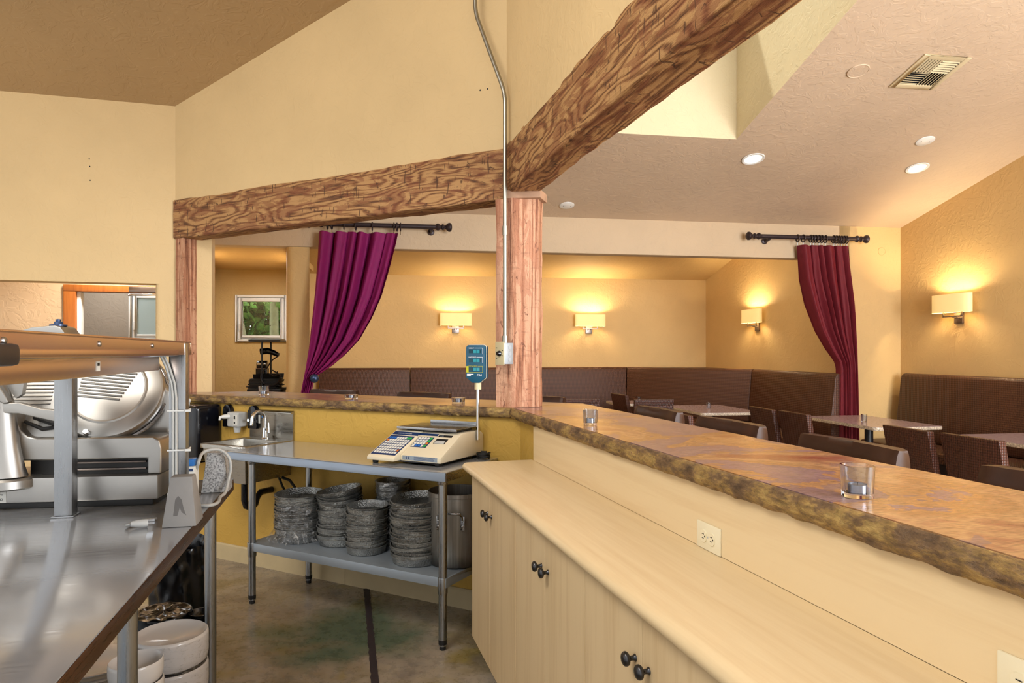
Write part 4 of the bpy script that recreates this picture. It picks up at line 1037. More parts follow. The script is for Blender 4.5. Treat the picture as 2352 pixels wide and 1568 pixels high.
    box(-.44, -.19, .10, .16, .244, .262).build('deflector', 'terracotta', t, bevel=.003)
    # sharpener on top, just above the overshelf
    tp = MB(); tp.prism([(-.62, .60), (-.50, .64), (-.42, .648), (-.40, .642), (-.37, .60)], -.30, -.18, M); tp.build('sharpener_cover', 'cast_aluminium', t, bevel=.006)
    MB().lathe([(.030, .0), (.030, .006), (.016, .008), (.014, .016), (.009, .018), (.009, .026), (.0001, .028)], 20, T(-.435, .24, .647)).build('sharpener_knob', 'steel_knob_blue', t)
    box(-.5, -.25, .17, .30, .46, .605).build('sharpener_housing', 'cast_aluminium', t, bevel=.02)
slicer()

def block(loc, rz, mat, label, stain):
    t = thing('stone_block', label, 'block', (*loc, ZT + .0005), rz, 'wedge-shaped stone blocks on the steel table')
    b, c, h = (.05, .058), (.032, .03), .152
    m = MB(); m.add([(-b[0], -b[1], 0), (b[0], -b[1], 0), (b[0], b[1], 0), (-b[0], b[1], 0), (-c[0], -c[1], h), (c[0], -c[1], h), (c[0], c[1], h), (-c[0], c[1], h)], [(3, 2, 1, 0), (4, 5, 6, 7), (0, 1, 5, 4), (1, 2, 6, 5), (2, 3, 7, 6), (3, 0, 4, 7)])
    m.build('body', mat, t, bevel=.004)
    if stain:
        a = math.atan2(b[1] - c[1], h); M = T(0, -b[1] - .0004, 0) @ RX(-a) @ RX(pi / 2)
        MB().add([(x, z, 0) for x, z in ((-.018, .035), (-.006, .035), (.0, .06), (.006, .045), (.02, .035), (.012, .055), (.004, .085), (-.006, .096), (-.014, .085))], [tuple(range(9))], M).build('stain', 'stain', t, smooth=False)
block((-1.055, 2.19), radians(14), 'cement', 'smooth grey stone wedge with a dark stain, nearest on the steel table', True)
block((-1.172, 2.715), radians(14), 'granite', 'dark speckled stone wedge behind the salt carton', False)
bx = thing('carton', 'slim white and blue carton between the two stone wedges', 'carton', (-1.205, 2.565, ZT + .0005), radians(10))
box(-.019, .019, -.03, .03, 0, .122).build('box', 'label_white', bx, bevel=.001)
box(-.017, .017, -.026, .026, .1222, .148).build('blue_top', 'box_blue', bx, bevel=.005)
pm = MB(); pm.box(-.014, .014, -.0312, -.03, .104, .114); [pm.box(-.013, .013 - .004 * (k % 2), -.0312, -.03, .09 - k * .006, .0925 - k * .006) for k in range(4)]; pm.box(-.009, .006, -.0312, -.03, .035, .056); pm.build('print', 'scale_blue', bx, smooth=False)
# loose grey cable looping round the second wedge
cb = [pz(438, 1118, ZT + .006), Vector((-1.18, 2.56, 1.02)), Vector((-1.185, 2.62, 1.062)), Vector((-1.145, 2.66, 1.068)), Vector((-1.11, 2.67, 1.04)), Vector((-1.10, 2.67, .995)), Vector((-1.105, 2.66, .95)), Vector((-1.10, 2.62, .91)), Vector((-1.09, 2.55, ZT + .006)),
      Vector((-1.06, 2.46, ZT + .006)), Vector((-1.07, 2.41, ZT + .006)), Vector((-1.13, 2.42, ZT + .006)), Vector((-1.17, 2.46, ZT + .006))]
def smooth_path(P, k=6):
    out = []
    for i in range(len(P) - 1):
        p0, p1, p2, p3 = P[max(i - 1, 0)], P[i], P[i + 1], P[min(i + 2, len(P) - 1)]
        for j in range(k):
            s = j / k; out.append(0.5 * ((2 * p1) + (p2 - p0) * s + (2 * p0 - 5 * p1 + 4 * p2 - p3) * s * s + (3 * p1 - p0 - 3 * p2 + p3) * s ** 3))
    return out + [P[-1]]
tag(MB().tube(smooth_path(cb), .006, 10).build('grey_cable', 'grey_cable'), 'loose light-grey cable looped around the speckled stone wedge', 'cable')
pg = thing('power_plug', 'clear three-pin plug lying on the steel table beside the stained wedge', 'plug', (-1.155, 2.13, ZT + .0005), radians(20))
MB().tube([(-.03, 0, .013), (-.012, 0, .013), (.012, 0, .013), (.018, 0, .013)], [.008, .012, .013, .011], 12).build('housing', 'grey_plastic', pg)
for dy, dz in ((-.006, 0), (.006, 0), (0, .008)):
    box(.018, .036, dy - .001, dy + .001, .010 + dz, .016 + dz).build('pin', 'chrome', pg)
MB().tube(smooth_path([Vector((-.03, 0, .012)), Vector((-.045, .02, .006)), Vector((-.02, .06, .005)), Vector((.03, .09, .005))]), .004, 8).build('cord', 'grey_plastic', pg)

# crockery stacked on the undershelf of the steel table
ZU = .2005
def bowl(r, h):
    return MB().lathe([(.0001, 0), (r * .55, 0), (r * .58, .006), (r * .78, h * .25), (r * .96, h * .75), (r, h - .003), (r, h), (r - .004, h), (r - .009, h * .75), (r * .7, h * .25 + .005), (r * .5, .009), (.0001, .008)], 48)
def crock(r, h):
    return MB().lathe([(.0001, 0), (r * .9, 0), (r * .97, .008), (r, .03), (r, h - .012), (r * .985, h - .003), (r * .955, h), (r * .93, h - .004), (r * .80, h - .02), (.0001, h - .03)], 56)
bw = [('crock', .124, .085), ('crock', .126, .085)]
lab = ['pale round dish wrapped in film, lower of the wide stack under the steel table', 'pale round dish wrapped in film, upper of the wide stack under the steel table']
for i, z in enumerate((ZU, ZU + .115)):
    o = crock(.126, .108).build('round_dish', 'white_china', loc=(-1.248, 2.5, z), angle=50); tag(o, lab[i], 'dish', 'film-wrapped pale dishes')
o = MB().lathe([(.06, 0), (.112, .003), (.112, .006), (.06, .0065)], 40).build('dark_liner', 'bag_black', loc=(-1.248, 2.5, ZU + .1082)); tag(o, 'black liner between the two wide pale dishes', 'liner')
base = None
for i in range(7):
    if base is None: base = crock(.077, .06).build('round_dish', 'white_china', angle=50); o = base
    else: o = base.copy(); COL.objects.link(o)
    o.location = (-1.156 + .002 * sin(i * 3), 2.1, ZU + i * .0605 * .62 * 1.0 if False else ZU + i * .0605); o.rotation_euler = (0, 0, i)
    tag(o, 'small pale dish, %s of the narrow stack beside the table leg' % ['bottom', 'second from the bottom', 'third from the bottom', 'middle', 'third from the top', 'second from the top', 'topmost'][i], 'dish', 'small pale dishes in the narrow stack')
    if i == 4: break
base = None
for i in range(9):
    if base is None: base = MB().lathe([(.0001, 0), (.07, 0), (.075, .004), (.13, .018), (.132, .021), (.128, .022), (.075, .008), (.0001, .006)], 48).build('dinner_plate', 'white_china', angle=50); o = base
    else: o = base.copy(); COL.objects.link(o)
    o.location = (-1.41, 2.3, ZU + i * .0235); 
    tag(o, 'white dinner plate, %s of the plates under the steel table' % ['bottom', 'second from the bottom', 'third from the bottom', 'fourth from the bottom', 'middle', 'fourth from the top', 'third from the top', 'second from the top', 'topmost'][i], 'plate', 'white dinner plates')
def wrapped(loc, r, h, mat, label, seed, cat='bundle'):
    def fn(s, t):
        a = 2 * pi * s; k = min(1, t * 1.35)
        rr = (r * (1 - .06 * t)) if t < .74 else r * .955 * max(0.001, (1 - t) / .26) ** .6
        rr *= 1 + .05 * noise.noise(Vector((cos(a) * 3, sin(a) * 3, t * 6 + seed))) + .03 * noise.noise(Vector((cos(a) * 9, sin(a) * 9, t * 14 + seed)))
        return (rr * cos(a), rr * sin(a), h * k + (0 if t < .74 else .01 * noise.noise(Vector((rr * 60, a * 3, seed)))))
    m = MB().grid(fn, 60, 30, cu=True); m.f.append(tuple(range(59, -1, -1)))
    o = m.build('wrapped_dishes', mat, loc=loc, angle=80); return tag(o, label, cat)
wrapped((-1.431, 2.80, ZU), .112, .185, 'bag_black', 'black film-wrapped bundle of dishes under the steel table', 1.3)
base = None
for i in range(5):
    if base is None: base = bowl(.052, .034).build('black_bowl', 'bag_black', angle=50); o = base
    else: o = base.copy(); COL.objects.link(o)
    o.location = (-1.285, 2.83, ZU + i * .0345); o.rotation_euler = (.02 * (i % 2), 0, i)
    tag(o, 'small black bowl, %s of the stack behind the far table leg' % ['bottom', 'second from the bottom', 'middle', 'second from the top', 'topmost'][i], 'bowl', 'black bowls')
def plastic(loc, r, z1, seed, label):
    def fn(s, t):
        a = 2 * pi * s; rr = r * (1 + .02 * noise.noise(Vector((s * 12, t * 5, seed))))
        return (rr * cos(a), rr * sin(a), z1 * t)
    m = MB().grid(fn, 60, 12, cu=True)
    tag(m.build('cling_film', 'cling_film', loc=loc, angle=80), label, 'cling film')
plastic((-1.248, 2.5, ZU), .1295, .215, 2, 'clear film wrapped around the wide pale dishes')
# wastebasket with a black bag
tb = thing('waste_bin', 'waste bin lined with a crumpled black bag behind the steel table', 'bin', (-1.70, 3.50, 0), 0.3)
MB().lathe([(.0001, .001), (.11, .001), (.112, .01), (.138, .42), (.134, .42), (.108, .012), (.0001, .012)], 32).build('bin', 'black_plastic', tb)
def bag(s, t):
    a = 2 * pi * s
    if t < .7: z = .47 - .34 * (1 - t / .7); rr = .146 + .006 * sin(a * 9 + t * 5) + .010 * noise.noise(Vector((cos(a) * 4, sin(a) * 4, t * 9)))
    else: k = (t - .7) / .3; z = .47 + .03 * sin(k * pi) - .14 * k; rr = .146 - .04 * k + .012 * noise.noise(Vector((cos(a) * 5, sin(a) * 5, t * 12)))
    return (rr * cos(a), rr * sin(a), z + .018 * noise.noise(Vector((cos(a) * 3, sin(a) * 3, t * 3 + 5))))
MB().grid(bag, 90, 24, cu=True).build('bag', 'bag_black', tb, angle=80)

# ================================================================== dining room
def votive(loc, w, h, label, rz=-0.12, flare=.9, candle=True, group='tea-light glasses'):
    o = MB(); n = 4; q = w / 2
    def ring(s, z, k=5):                         # rounded square ring
        pts = []
        for i in range(4):
            a0 = i * pi / 2; cx, cy = s * .34 * (1 if i in (0, 3) else -1), s * .34 * (1 if i in (0, 1) else -1)
            pts += [(cx + s * .66 * cos(a0 + j * pi / 2 / k), cy + s * .66 * sin(a0 + j * pi / 2 / k), z) for j in range(k + 1)]
        return pts
    rings = [ring(q * flare, 0), ring(q, h), ring(q - .0035, h), ring(q * flare - .0045, .009)]
    m = len(rings[0]); vs = sum(rings, [])
    fs = [(j * m + i, j * m + (i + 1) % m, (j + 1) * m + (i + 1) % m, (j + 1) * m + i) for j in range(3) for i in range(m)] + [tuple(range(m - 1, -1, -1)), tuple(range(3 * m, 4 * m))]
    o.add(vs, fs); g = o.build('candle_glass', 'cup_glass', loc=(loc[0], loc[1], loc[2] + .0005), rot=(0, 0, rz), angle=40)
    tag(g, label, 'glass', group)
    if candle:
        rc_ = min(.019, q * .62); hc = min(.017, h * .55)
        t = thing('tea_light', 'tea light inside the ' + label.replace('clear ', '').replace('small ', ''), 'candle', (loc[0], loc[1], loc[2] + .0098), 0, 'tea lights')
        MB().lathe([(.0001, 0), (rc_, 0), (rc_, hc), (rc_ - .0005, hc), (rc_ - .0005, hc - .003)], 24).build('foil_cup', 'foil', t)
        MB().lathe([(.0001, .001), (rc_ - .0007, .001), (rc_ - .0007, hc - .002), (.0001, hc - .0025)], 24).build('wax', 'wax', t)
        MB().tube([(0, 0, hc - .003), (0.0005, 0, hc + .004)], .0006, 6).build('wick', 'print_black', t)
    return g
p = pz(1969, 1140, ZL); votive(p, .062, .066, 'clear glass votive on the long ledge, nearest to the camera')
p = pz(1356, 975, ZL); votive(p, .062, .064, 'clear glass votive on the long ledge near the corner post')
p = pz(606, 907, ZL); votive((p.x, p.y, ZL), .066, .064, 'clear glass votive on the short ledge in front of the menu stand')
p = pz(807, 916, ZL); votive((p.x, p.y, ZL), .080, .028, 'low clear glass dish on the short ledge near the plum curtain', flare=.92)
p = pz(1053, 926, ZL); votive((p.x, p.y, ZL), .078, .034, 'low clear glass dish on the short ledge behind the scale display', flare=.92)

# sconces
def sconce_proto():
    t = thing('wall_sconce', '', 'sconce', group='sconces with rectangular fabric shades')
    w, h = .25, .095
    sh = MB(); n = 40; P = []
    for k in range(n):                           # flattened oval shade, open at top and bottom
        a = 2 * pi * k / n; c_, s_ = cos(a), sin(a)
        P.append((w * math.copysign(abs(c_) ** .55, c_), -.1 + .058 * math.copysign(abs(s_) ** .8, s_)))
    sh.add([(x, y, z) for z in (-h, h) for x, y in P], [(i, (i + 1) % n, n + (i + 1) % n, n + i) for i in range(n)])
    sh.build('shade', 'lamp_shade', t, angle=50)
    box(-.055, .055, -.022, -.001, -h - .115, -h + .01).build('backplate', 'nickel', t, bevel=.003)
    a = MB(); z = -h - .04
    a.tube([(0.02, -.02, z - .02), (.02, -.09, z)], .006, 8); a.tube([(-.02, -.02, z - .02), (-.02, -.09, z)], .006, 8)
    a.box(-.125, .125, -.098, -.084, z - .008, z + .006); a.box(-.125, -.113, -.098, -.084, z, -h + .012); a.box(.113, .125, -.098, -.084, z, -h + .012)
    a.build('arm', 'nickel', t)
    for sx in (-.12, .12):
        MB().lathe([(.012, -h + .005), (.014, -h + .04), (.026, -h + .07), (.024, -h + .1), (.0001, -h + .11)], 14, T(sx, -.09, 0)).build('bulb', 'downlight_lens', t)
    return t
SCON = sconce_proto(); first = True
def sconce(fr, u, v, rz, label, energy):
    global first
    s = SCON if first else copy_tree(SCON); first = False
    c = w2(fr, u, v); s.location = (c.x, c.y, 1.955); s.rotation_euler = (0, 0, rz); s['label'] = label
    for sx in (-.12, .12):
        d = bpy.data.lights.new('sconce_bulb_light', 'POINT'); d.energy = energy; d.color = (1.0, .80, .48); d.shadow_soft_size = .03
        o = bpy.data.objects.new('sconce_bulb_light', d); COL.objects.link(o); o.parent = s; o.location = (sx, -.10, .02)
EN = 13.0
sconce(FC, pv(1046, FC, SP)[0], SP, FC, 'lit sconce with a cream shade, between the plum curtain and the corner post', EN)
sconce(FC, pv(1352, FC, SP)[0], SP, FC, 'lit sconce with a cream shade, just right of the corner post', EN)
sconce(FC, 4.97, pu(1741, FC, 4.97)[0], FC - pi / 2, 'lit sconce with a cream shade, left of the red curtain', EN)
sconce(FC, UR, pu(2205, FC, UR)[0], FC - pi / 2, 'lit sconce with a cream shade above the nearest booth', EN)

# ceiling fixtures on the sloped ceiling
def cpos(px, py):
    r = (px - CX) / F; Y = (2.9 + .245 * S0 - H) / ((HY - py) / F + .245 * (cos(FC) - sin(FC) * r)); return loc2(FC, r * Y, Y)
SLOPE = math.atan(-.245)
def on_ceiling(name, px, py, label, cat, group=None):
    u, v = cpos(px, py); c = w2(FC, u, v)
    t = thing(name, label, cat, (c.x, c.y, dceil(v)), 0, group); t.rotation_mode = 'XYZ'
    t.rotation_euler = (Matrix.Rotation(FC, 3, 'Z') @ Matrix.Rotation(SLOPE, 3, 'X')).to_euler(); return t
for px, py, lab in ((1730, 364, 'round recessed downlight below the skylight'), (2107, 385, 'round recessed downlight closest to the right wall')):
    t = on_ceiling('downlight', px, py, lab, 'downlight', 'recessed downlights')
    MB().lathe([(.078, -.001), (.100, -.001), (.104, -.005), (.098, -.010), (.080, -.008), (.076, -.002)], 40).build('trim_ring', 'white_paint', t)
    MB().lathe([(.0001, -.0045), (.04, -.0045), (.077, -.003)], 32).build('lens', 'downlight_lens', t)
    d = bpy.data.lights.new('downlight_light', 'SPOT'); d.energy = 40; d.spot_size = radians(110); d.spot_blend = .8; d.color = (1, .85, .6); d.shadow_soft_size = .07
    o = bpy.data.objects.new('downlight_light', d); COL.objects.link(o); o.parent = t; o.location = (0, 0, -.03)
for px, py, lab in ((2125, 323, 'white round cover plate near the right-hand downlight'), (1302, 471, 'white round cover plate near the corner post')):
    t = on_ceiling('cover_plate', px, py, lab, 'cover plate', 'white ceiling cover plates')
    MB().lathe([(.0001, -.012), (.068, -.011), (.077, -.007), (.078, -.001), (.0001, -.001)], 36).build('disc', 'white_paint', t)
    for s in (-1, 1): MB().lathe([(.0001, -.014), (.004, -.014), (.004, -.011)], 8, T(s * .04, 0, 0)).build('screw', 'nickel', t)
t = on_ceiling('cover_plate', 1971, 162, 'plaster-coloured round cover plate left of the ceiling vent', 'cover plate')
MB().lathe([(.0001, -.006), (.07, -.006), (.074, -.009), (.078, -.006), (.078, -.001)], 36).build('disc', 'plaster_ceiling', t)
def vent():
    t = on_ceiling('ceiling_vent', 2134, 165, 'square four-way ceiling vent with slanted louvres', 'vent'); a, b = .19, .145
    f = MB(); f.box(-a, -b, -a, a, -.012, -.001); f.box(b, a, -a, a, -.012, -.001); f.box(-b, b, -a, -b, -.012, -.001); f.box(-b, b, b, a, -.012, -.001); f.build('frame', 'vent_paint', t, bevel=.004)
    box(-b, b, -b, b, -.003, -.001).build('backing', 'void_black', t, smooth=False)
    for qi, (qx, qy, ax) in enumerate(((-1, 1, 'x'), (1, 1, 'y'), (-1, -1, 'y'), (1, -1, 'x'))):
        for k in range(6):
            o = (k + .5) * b / 6
            M = T(qx * b / 2, qy * o, -.009) @ RX(qy * .45) if ax == 'x' else T(qx * o, qy * b / 2, -.009) @ RY(-qx * .45)
            s = MB()
            if ax == 'x': s.box(-b / 2, b / 2, -.0065, .0065, -.001, .001, M)
            else: s.box(-.0065, .0065, -b / 2, b / 2, -.001, .001, M)
            s.build('louvre', 'vent_paint', t, smooth=False)
vent()
u_, Y_ = pv(2025, FC, S0); c = w2(FC, u_, S0)
t = thing('cover_plate', 'plaster-coloured round cover plate on the wall right of the red curtain', 'cover plate', (c.x, c.y, zat(577, Y_)), FC)
MB().lathe([(.0001, .003), (.042, .003), (.045, .006), (.048, .003), (.048, .0005)], 32, RX(pi / 2)).build('disc', 'plaster_dining', t)
pp = pA.lerp(pB, .22); dn = (pB - pA).normalized()
t = thing('access_panel', 'painted rectangular panel on the nook wall beside the leftmost post', 'panel', (pp.x, pp.y, 1.62), atan2(dn.y, dn.x))
box(-.11, .11, -.008, -.001, -.16, .16).build('door_plate', 'plaster_dining', t, bevel=.002)

# curtain rods and velvet curtains (in front of the header, frame FC)
VR = S0 - .12
def rod(px0, px1, zr, rings, label, brackets):
    u0, u1 = pv(px0, FC, VR)[0], pv(px1, FC, VR)[0]; c = w2(FC, u0, VR); L = u1 - u0
    t = thing('curtain_rod', label, 'curtain rod', (c.x, c.y, zr), FC)
    MB().lathe([(.024, 0), (.024, L)], 18, RY(pi / 2), True).build('rod', 'rod_iron', t)
    fin = [(.024, 0), (.034, .01), (.038, .025), (.03, .04), (.02, .05), (.02, .058), (.032, .068), (.032, .078), (.018, .09), (.018, .10), (.036, .115), (.047, .135), (.046, .15), (.03, .165), (.0001, .17)]
    MB().lathe(fin, 20, T(L - .01, 0, 0) @ RY(pi / 2)).build('finial', 'rod_iron', t); MB().lathe(fin, 20, T(.01, 0, 0) @ RY(-pi / 2)).build('finial', 'rod_iron', t)
    for px in brackets:
        u = pv(px, FC, VR)[0] - u0
        b = MB(); b.tube([(u, .115, -.035), (u, .03, -.035), (u, 0, -.026)], .014, 10); b.lathe([(.035, 0), (.035, .012), (.02, .02)], 16, T(u, .119, -.035) @ RX(pi / 2), True); b.build('bracket', 'rod_iron', t)
    for px in rings:
        u = pv(px, FC, VR)[0] - u0; y = random.uniform(-.15, .15)
        R = [(0, .040 * cos(k * pi / 12), .040 * sin(k * pi / 12) - .012) for k in range(24)]
        g = MB(); g.tube(R, .0065, 8, closed=True, M=T(u, 0, 0) @ RZ(y)); rg = g.build('ring', 'rod_iron', t)
        MB().tube([(u, 0, -.058), (u, 0, -.09)], .003, 6).build('clip', 'chrome', rg)
    return t
ZR = 2.735
rod(740, 1003, ZR, [752, 762, 790, 817, 855, 905, 912, 920], 'dark curtain rod with loose rings holding the plum curtain', [991])
rod(1745, 1966, ZR, [1832, 1845, 1862, 1868, 1874, 1881, 1888, 1896, 1915, 1921, 1927, 1933, 1939, 1945], 'dark curtain rod with bunched rings holding the red curtain', [1768])
def interp(tab, x):
    if x <= tab[0][0]: return tab[0][1]
    for (a, b), (c, d) in zip(tab, tab[1:]):
        if x <= c: return b + (d - b) * (x - a) / (c - a)
    return tab[-1][1]
def curtain(name, mat, left, right, folds, amp, label, y_top, seed, grip=None):
    vv = VR + .0; rows = 90; cols = 150
    Yr = pv((left[0][1] + right[0][1]) / 2, FC, vv)[1]; y_end = HY + (H - .03) * F / Yr
    def fn(s, t):
        py = y_top + (y_end - y_top) * t
        zz = zat(py, Yr)
        ul, ur = pv(interp(left, py), FC, vv)[0], pv(interp(right, py), FC, vv)[0]
        wdt = ur - ul
        k = s + .035 * sin(2 * pi * s * 2 + seed) * (1 - t)
        ph = 2 * pi * folds * k + .8 * sin(2.4 * s + seed)
        f = sin(ph) + .35 * sin(2.3 * ph + seed + t * 2)
        am = amp * (.55 + .45 * min(1, t * 4)) * min(1.3, .35 + wdt / .6)
        uu = ul + wdt * s + .18 * wdt / folds * cos(ph)
        return (uu, vv + am * f, zz - (.012 * (1 - abs(sin(ph / 2))) if t < .02 else 0))
    m = MB().grid(fn, cols, rows)
    o = m.build(name, mat, rot=(0, 0, FC), angle=80)
    return tag(o, label, 'curtain')
Lc = [(535, 734), (600, 729), (700, 719), (800, 708), (860, 699), (900, 691), (960, 686), (1560, 690)]
Rc = [(535, 917), (560, 912), (620, 897), (680, 880), (730, 858), (780, 829), (815, 795), (840, 764), (855, 740), (864, 726), (875, 721), (900, 716), (960, 720), (1560, 726)]
curtain('velvet_curtain', 'velvet_plum', Lc, Rc, 6.5, .065, 'plum velvet curtain tied back in front of the rounded pier', 533, 1.0)
Lc = [(566, 1836), (640, 1843), (700, 1858), (760, 1880), (800, 1902), (830, 1922), (845, 1926), (900, 1926), (1560, 1922)]
Rc = [(566, 1951), (640, 1957), (720, 1962), (800, 1966), (900, 1969), (1000, 1971), (1560, 1972)]
curtain('velvet_curtain', 'velvet_red', Lc, Rc, 6.5, .06, 'dark red velvet curtain gathered to the right of the alcove', 564, 2.2)
# tie-back knob of the plum curtain
u_, Y_ = pv(724, FC, VR); c = w2(FC, u_, S0)
t = thing('tieback_knob', 'round dark knob holding back the plum curtain', 'knob', (c.x, c.y, zat(868, Y_)), FC)
MB().lathe([(.014, 0), (.014, .17)], 12, RX(pi / 2), True).build('stem', 'rod_iron', t)
MB().ball((.0, -.19, 0), .045, .035, .045, 20, 12).build('ball', 'steel_knob_blue', t)

# booths
def sweep(path, prof, prev=None, nxt=None):      # prev / nxt: where the neighbouring run goes, for mitred ends
    mb = MB(); P = [Vector(p) for p in path]; k = len(P); m = len(prof); vs = []
    for i, p in enumerate(P):
        a = P[i - 1] if i else (Vector(prev) if prev else None); b = P[i + 1] if i < k - 1 else (Vector(nxt) if nxt else None)
        d1 = (p - a).normalized() if a else (b - p).normalized(); d2 = (b - p).normalized() if b else d1
        t = (d1 + d2).normalized(); nrm = Vector((-t.y, t.x)); sc = 1 / max(.4, nrm.dot(Vector((-d1.y, d1.x))))
        vs += [(p.x + nrm.x * o * sc, p.y + nrm.y * o * sc, z) for o, z in prof]
    fs = [(i * m + j, i * m + (j + 1) % m, (i + 1) * m + (j + 1) % m, (i + 1) * m + j) for i in range(k - 1) for j in range(m)] + [tuple(range(m)), tuple(range((k - 1) * m + m - 1, (k - 1) * m - 1, -1))]
    return mb.add(vs, fs)
ZB = 1.205
def booth(path, label, prev=None, nxt=None):
    """path runs along the wall with the room on its right-hand side (offsets negative = into the room)"""
    t = thing('booth_bench', label, 'booth', (0, 0, 0), FC, 'brown vinyl booth benches')
    back = [(-.03, .47), (-.03, ZB - .03), (-.05, ZB - .008), (-.075, ZB), (-.11, ZB - .004), (-.132, ZB - .025), (-.145, ZB - .07), (-.165, .95), (-.19, .75), (-.20, .60), (-.195, .50), (-.18, .47)]
    sweep(path, back, prev, nxt).build('backrest', 'booth_vinyl', t, bevel=.010, seg=2, angle=50)
    sweep(path, [(-.03, .36), (-.03, .468), (-.62, .468), (-.645, .455), (-.655, .43), (-.65, .38), (-.635, .36)], prev, nxt).build('seat', 'booth_vinyl', t, bevel=.010, angle=50)
    sweep(path, [(-.03, .001), (-.03, .358), (-.57, .358), (-.57, .001)], prev, nxt).build('plinth', 'dark_iron', t, smooth=False)
    return t
vb = SP - .001
ub = [pv(x, FC, SP - .13)[0] for x in (733, 942, 1196, 1448)]
uR_ = 4.969
vs_ = [pu(1724, FC, uR_ - .13)[0], pu(1921, FC, uR_ - .13)[0]]
booth([(ub[0], vb), (ub[1] - .004, vb)], 'leftmost brown vinyl booth along the alcove back wall')
booth([(ub[1] + .004, vb), (ub[2] - .004, vb)], 'brown vinyl booth under the left back-wall sconce')
booth([(ub[2] + .004, vb), (ub[3] - .004, vb)], 'brown vinyl booth under the sconce right of the corner post', nxt=(uR_, vs_[0]))
cb_ = booth([(ub[3] + .006, vb - .001), (uR_ - .001, vs_[0] + .006)], 'brown vinyl corner booth set diagonally in the alcove corner', prev=(ub[2], vb), nxt=(uR_ - .001, vs_[1]))
MB().prism([(ub[3] + .03, vb), (uR_ - .001, vs_[0] + .03), (uR_ - .001, vb)], .45, ZB - .012).build('corner_fill', 'booth_vinyl', cb_, smooth=False)
booth([(uR_, vs_[0] - .004), (uR_, vs_[1])], 'brown vinyl booth on the alcove side wall next to the red curtain', prev=(ub[3], vb))
booth([(UR - .001, S0 - .18), (UR - .001, 2.6)], 'long brown vinyl booth along the right wall')

# pedestal tables
def table(u0, u1, v0, v1, label, z=.75):
    c = w2(FC, (u0 + u1) / 2, (v0 + v1) / 2); a, b = (u1 - u0) / 2, (v1 - v0) / 2
    t = thing('dining_table', label, 'table', (c.x, c.y, 0), FC, 'pedestal dining tables')
    r = .05; P = []
    for cx, cy, a0 in ((a - r, b - r, 0), (-a + r, b - r, pi / 2), (-a + r, -b + r, pi), (a - r, -b + r, 1.5 * pi)):
        P += [(cx + r * cos(a0 + k * pi / 12), cy + r * sin(a0 + k * pi / 12)) for k in range(7)]
    MB().prism(P, z - .002, z).build('table_top', 'table_laminate', t, smooth=False)
    m = MB(); n = len(P); rows = [(1.0, z - .002), (1.006, z - .008), (1.008, z - .016), (1.006, z - .026), (.995, z - .032)]
    m.add([(x * (1 + (k - 1) * .4), y * (1 + (k - 1) * .4), zz) for k, zz in rows for x, y in P], [(j * n + i, j * n + (i + 1) % n, (j + 1) * n + (i + 1) % n, (j + 1) * n + i) for j in range(len(rows) - 1) for i in range(n)] + [tuple(range(4 * n, 5 * n))])
    m.build('edge_band', 'table_edge', t, angle=60)
    MB().lathe([(.04, .04), (.04, z - .034)], 20, close=True).build('column', 'black_metal', t)
    bs = MB(); bs.box(-.3, .3, -.04, .04, .001, .04); bs.box(-.04, .04, -.3, .3, .001, .0395); bs.build('base', 'black_metal', t, bevel=.008)
    MB().lathe([(.12, z - .045), (.12, z - .0325)], 20, close=True).build('mount_plate', 'black_metal', t)
    return t
table(4.30, 5.02, 5.70, 6.85, 'mauve pedestal table in front of the red curtain')
table(4.62, 5.36, 3.75, 5.12, 'mauve pedestal table at the right edge of the picture')
table(3.36, 4.12, 7.36, 8.50, 'mauve pedestal table beside the alcove side booth')
table(2.85, 3.62, 8.80, 9.45, 'mauve pedestal table in front of the corner booth')
table(1.55, 2.35, 8.55, 9.55, 'mauve pedestal table behind the corner post')
def tumbler(u, v, label, r=.03, h=.075):
    c = w2(FC, u, v); o = MB().lathe([(.0001, 0), (r * .9, 0), (r, h), (r - .003, h), (r * .9 - .003, .008), (.0001, .008)], 28).build('candle_glass', 'cup_glass', loc=(c.x, c.y, .7505), angle=50)
    tag(o, label, 'glass', 'glass candle cups on the dining tables')
tumbler(4.55, 6.2, 'glass candle cup on the table in front of the red curtain')
tumbler(3.72, 7.95, 'glass candle cup on the table beside the alcove side booth')
tumbler(3.25, 9.15, 'glass candle cup on the table in front of the corner booth')

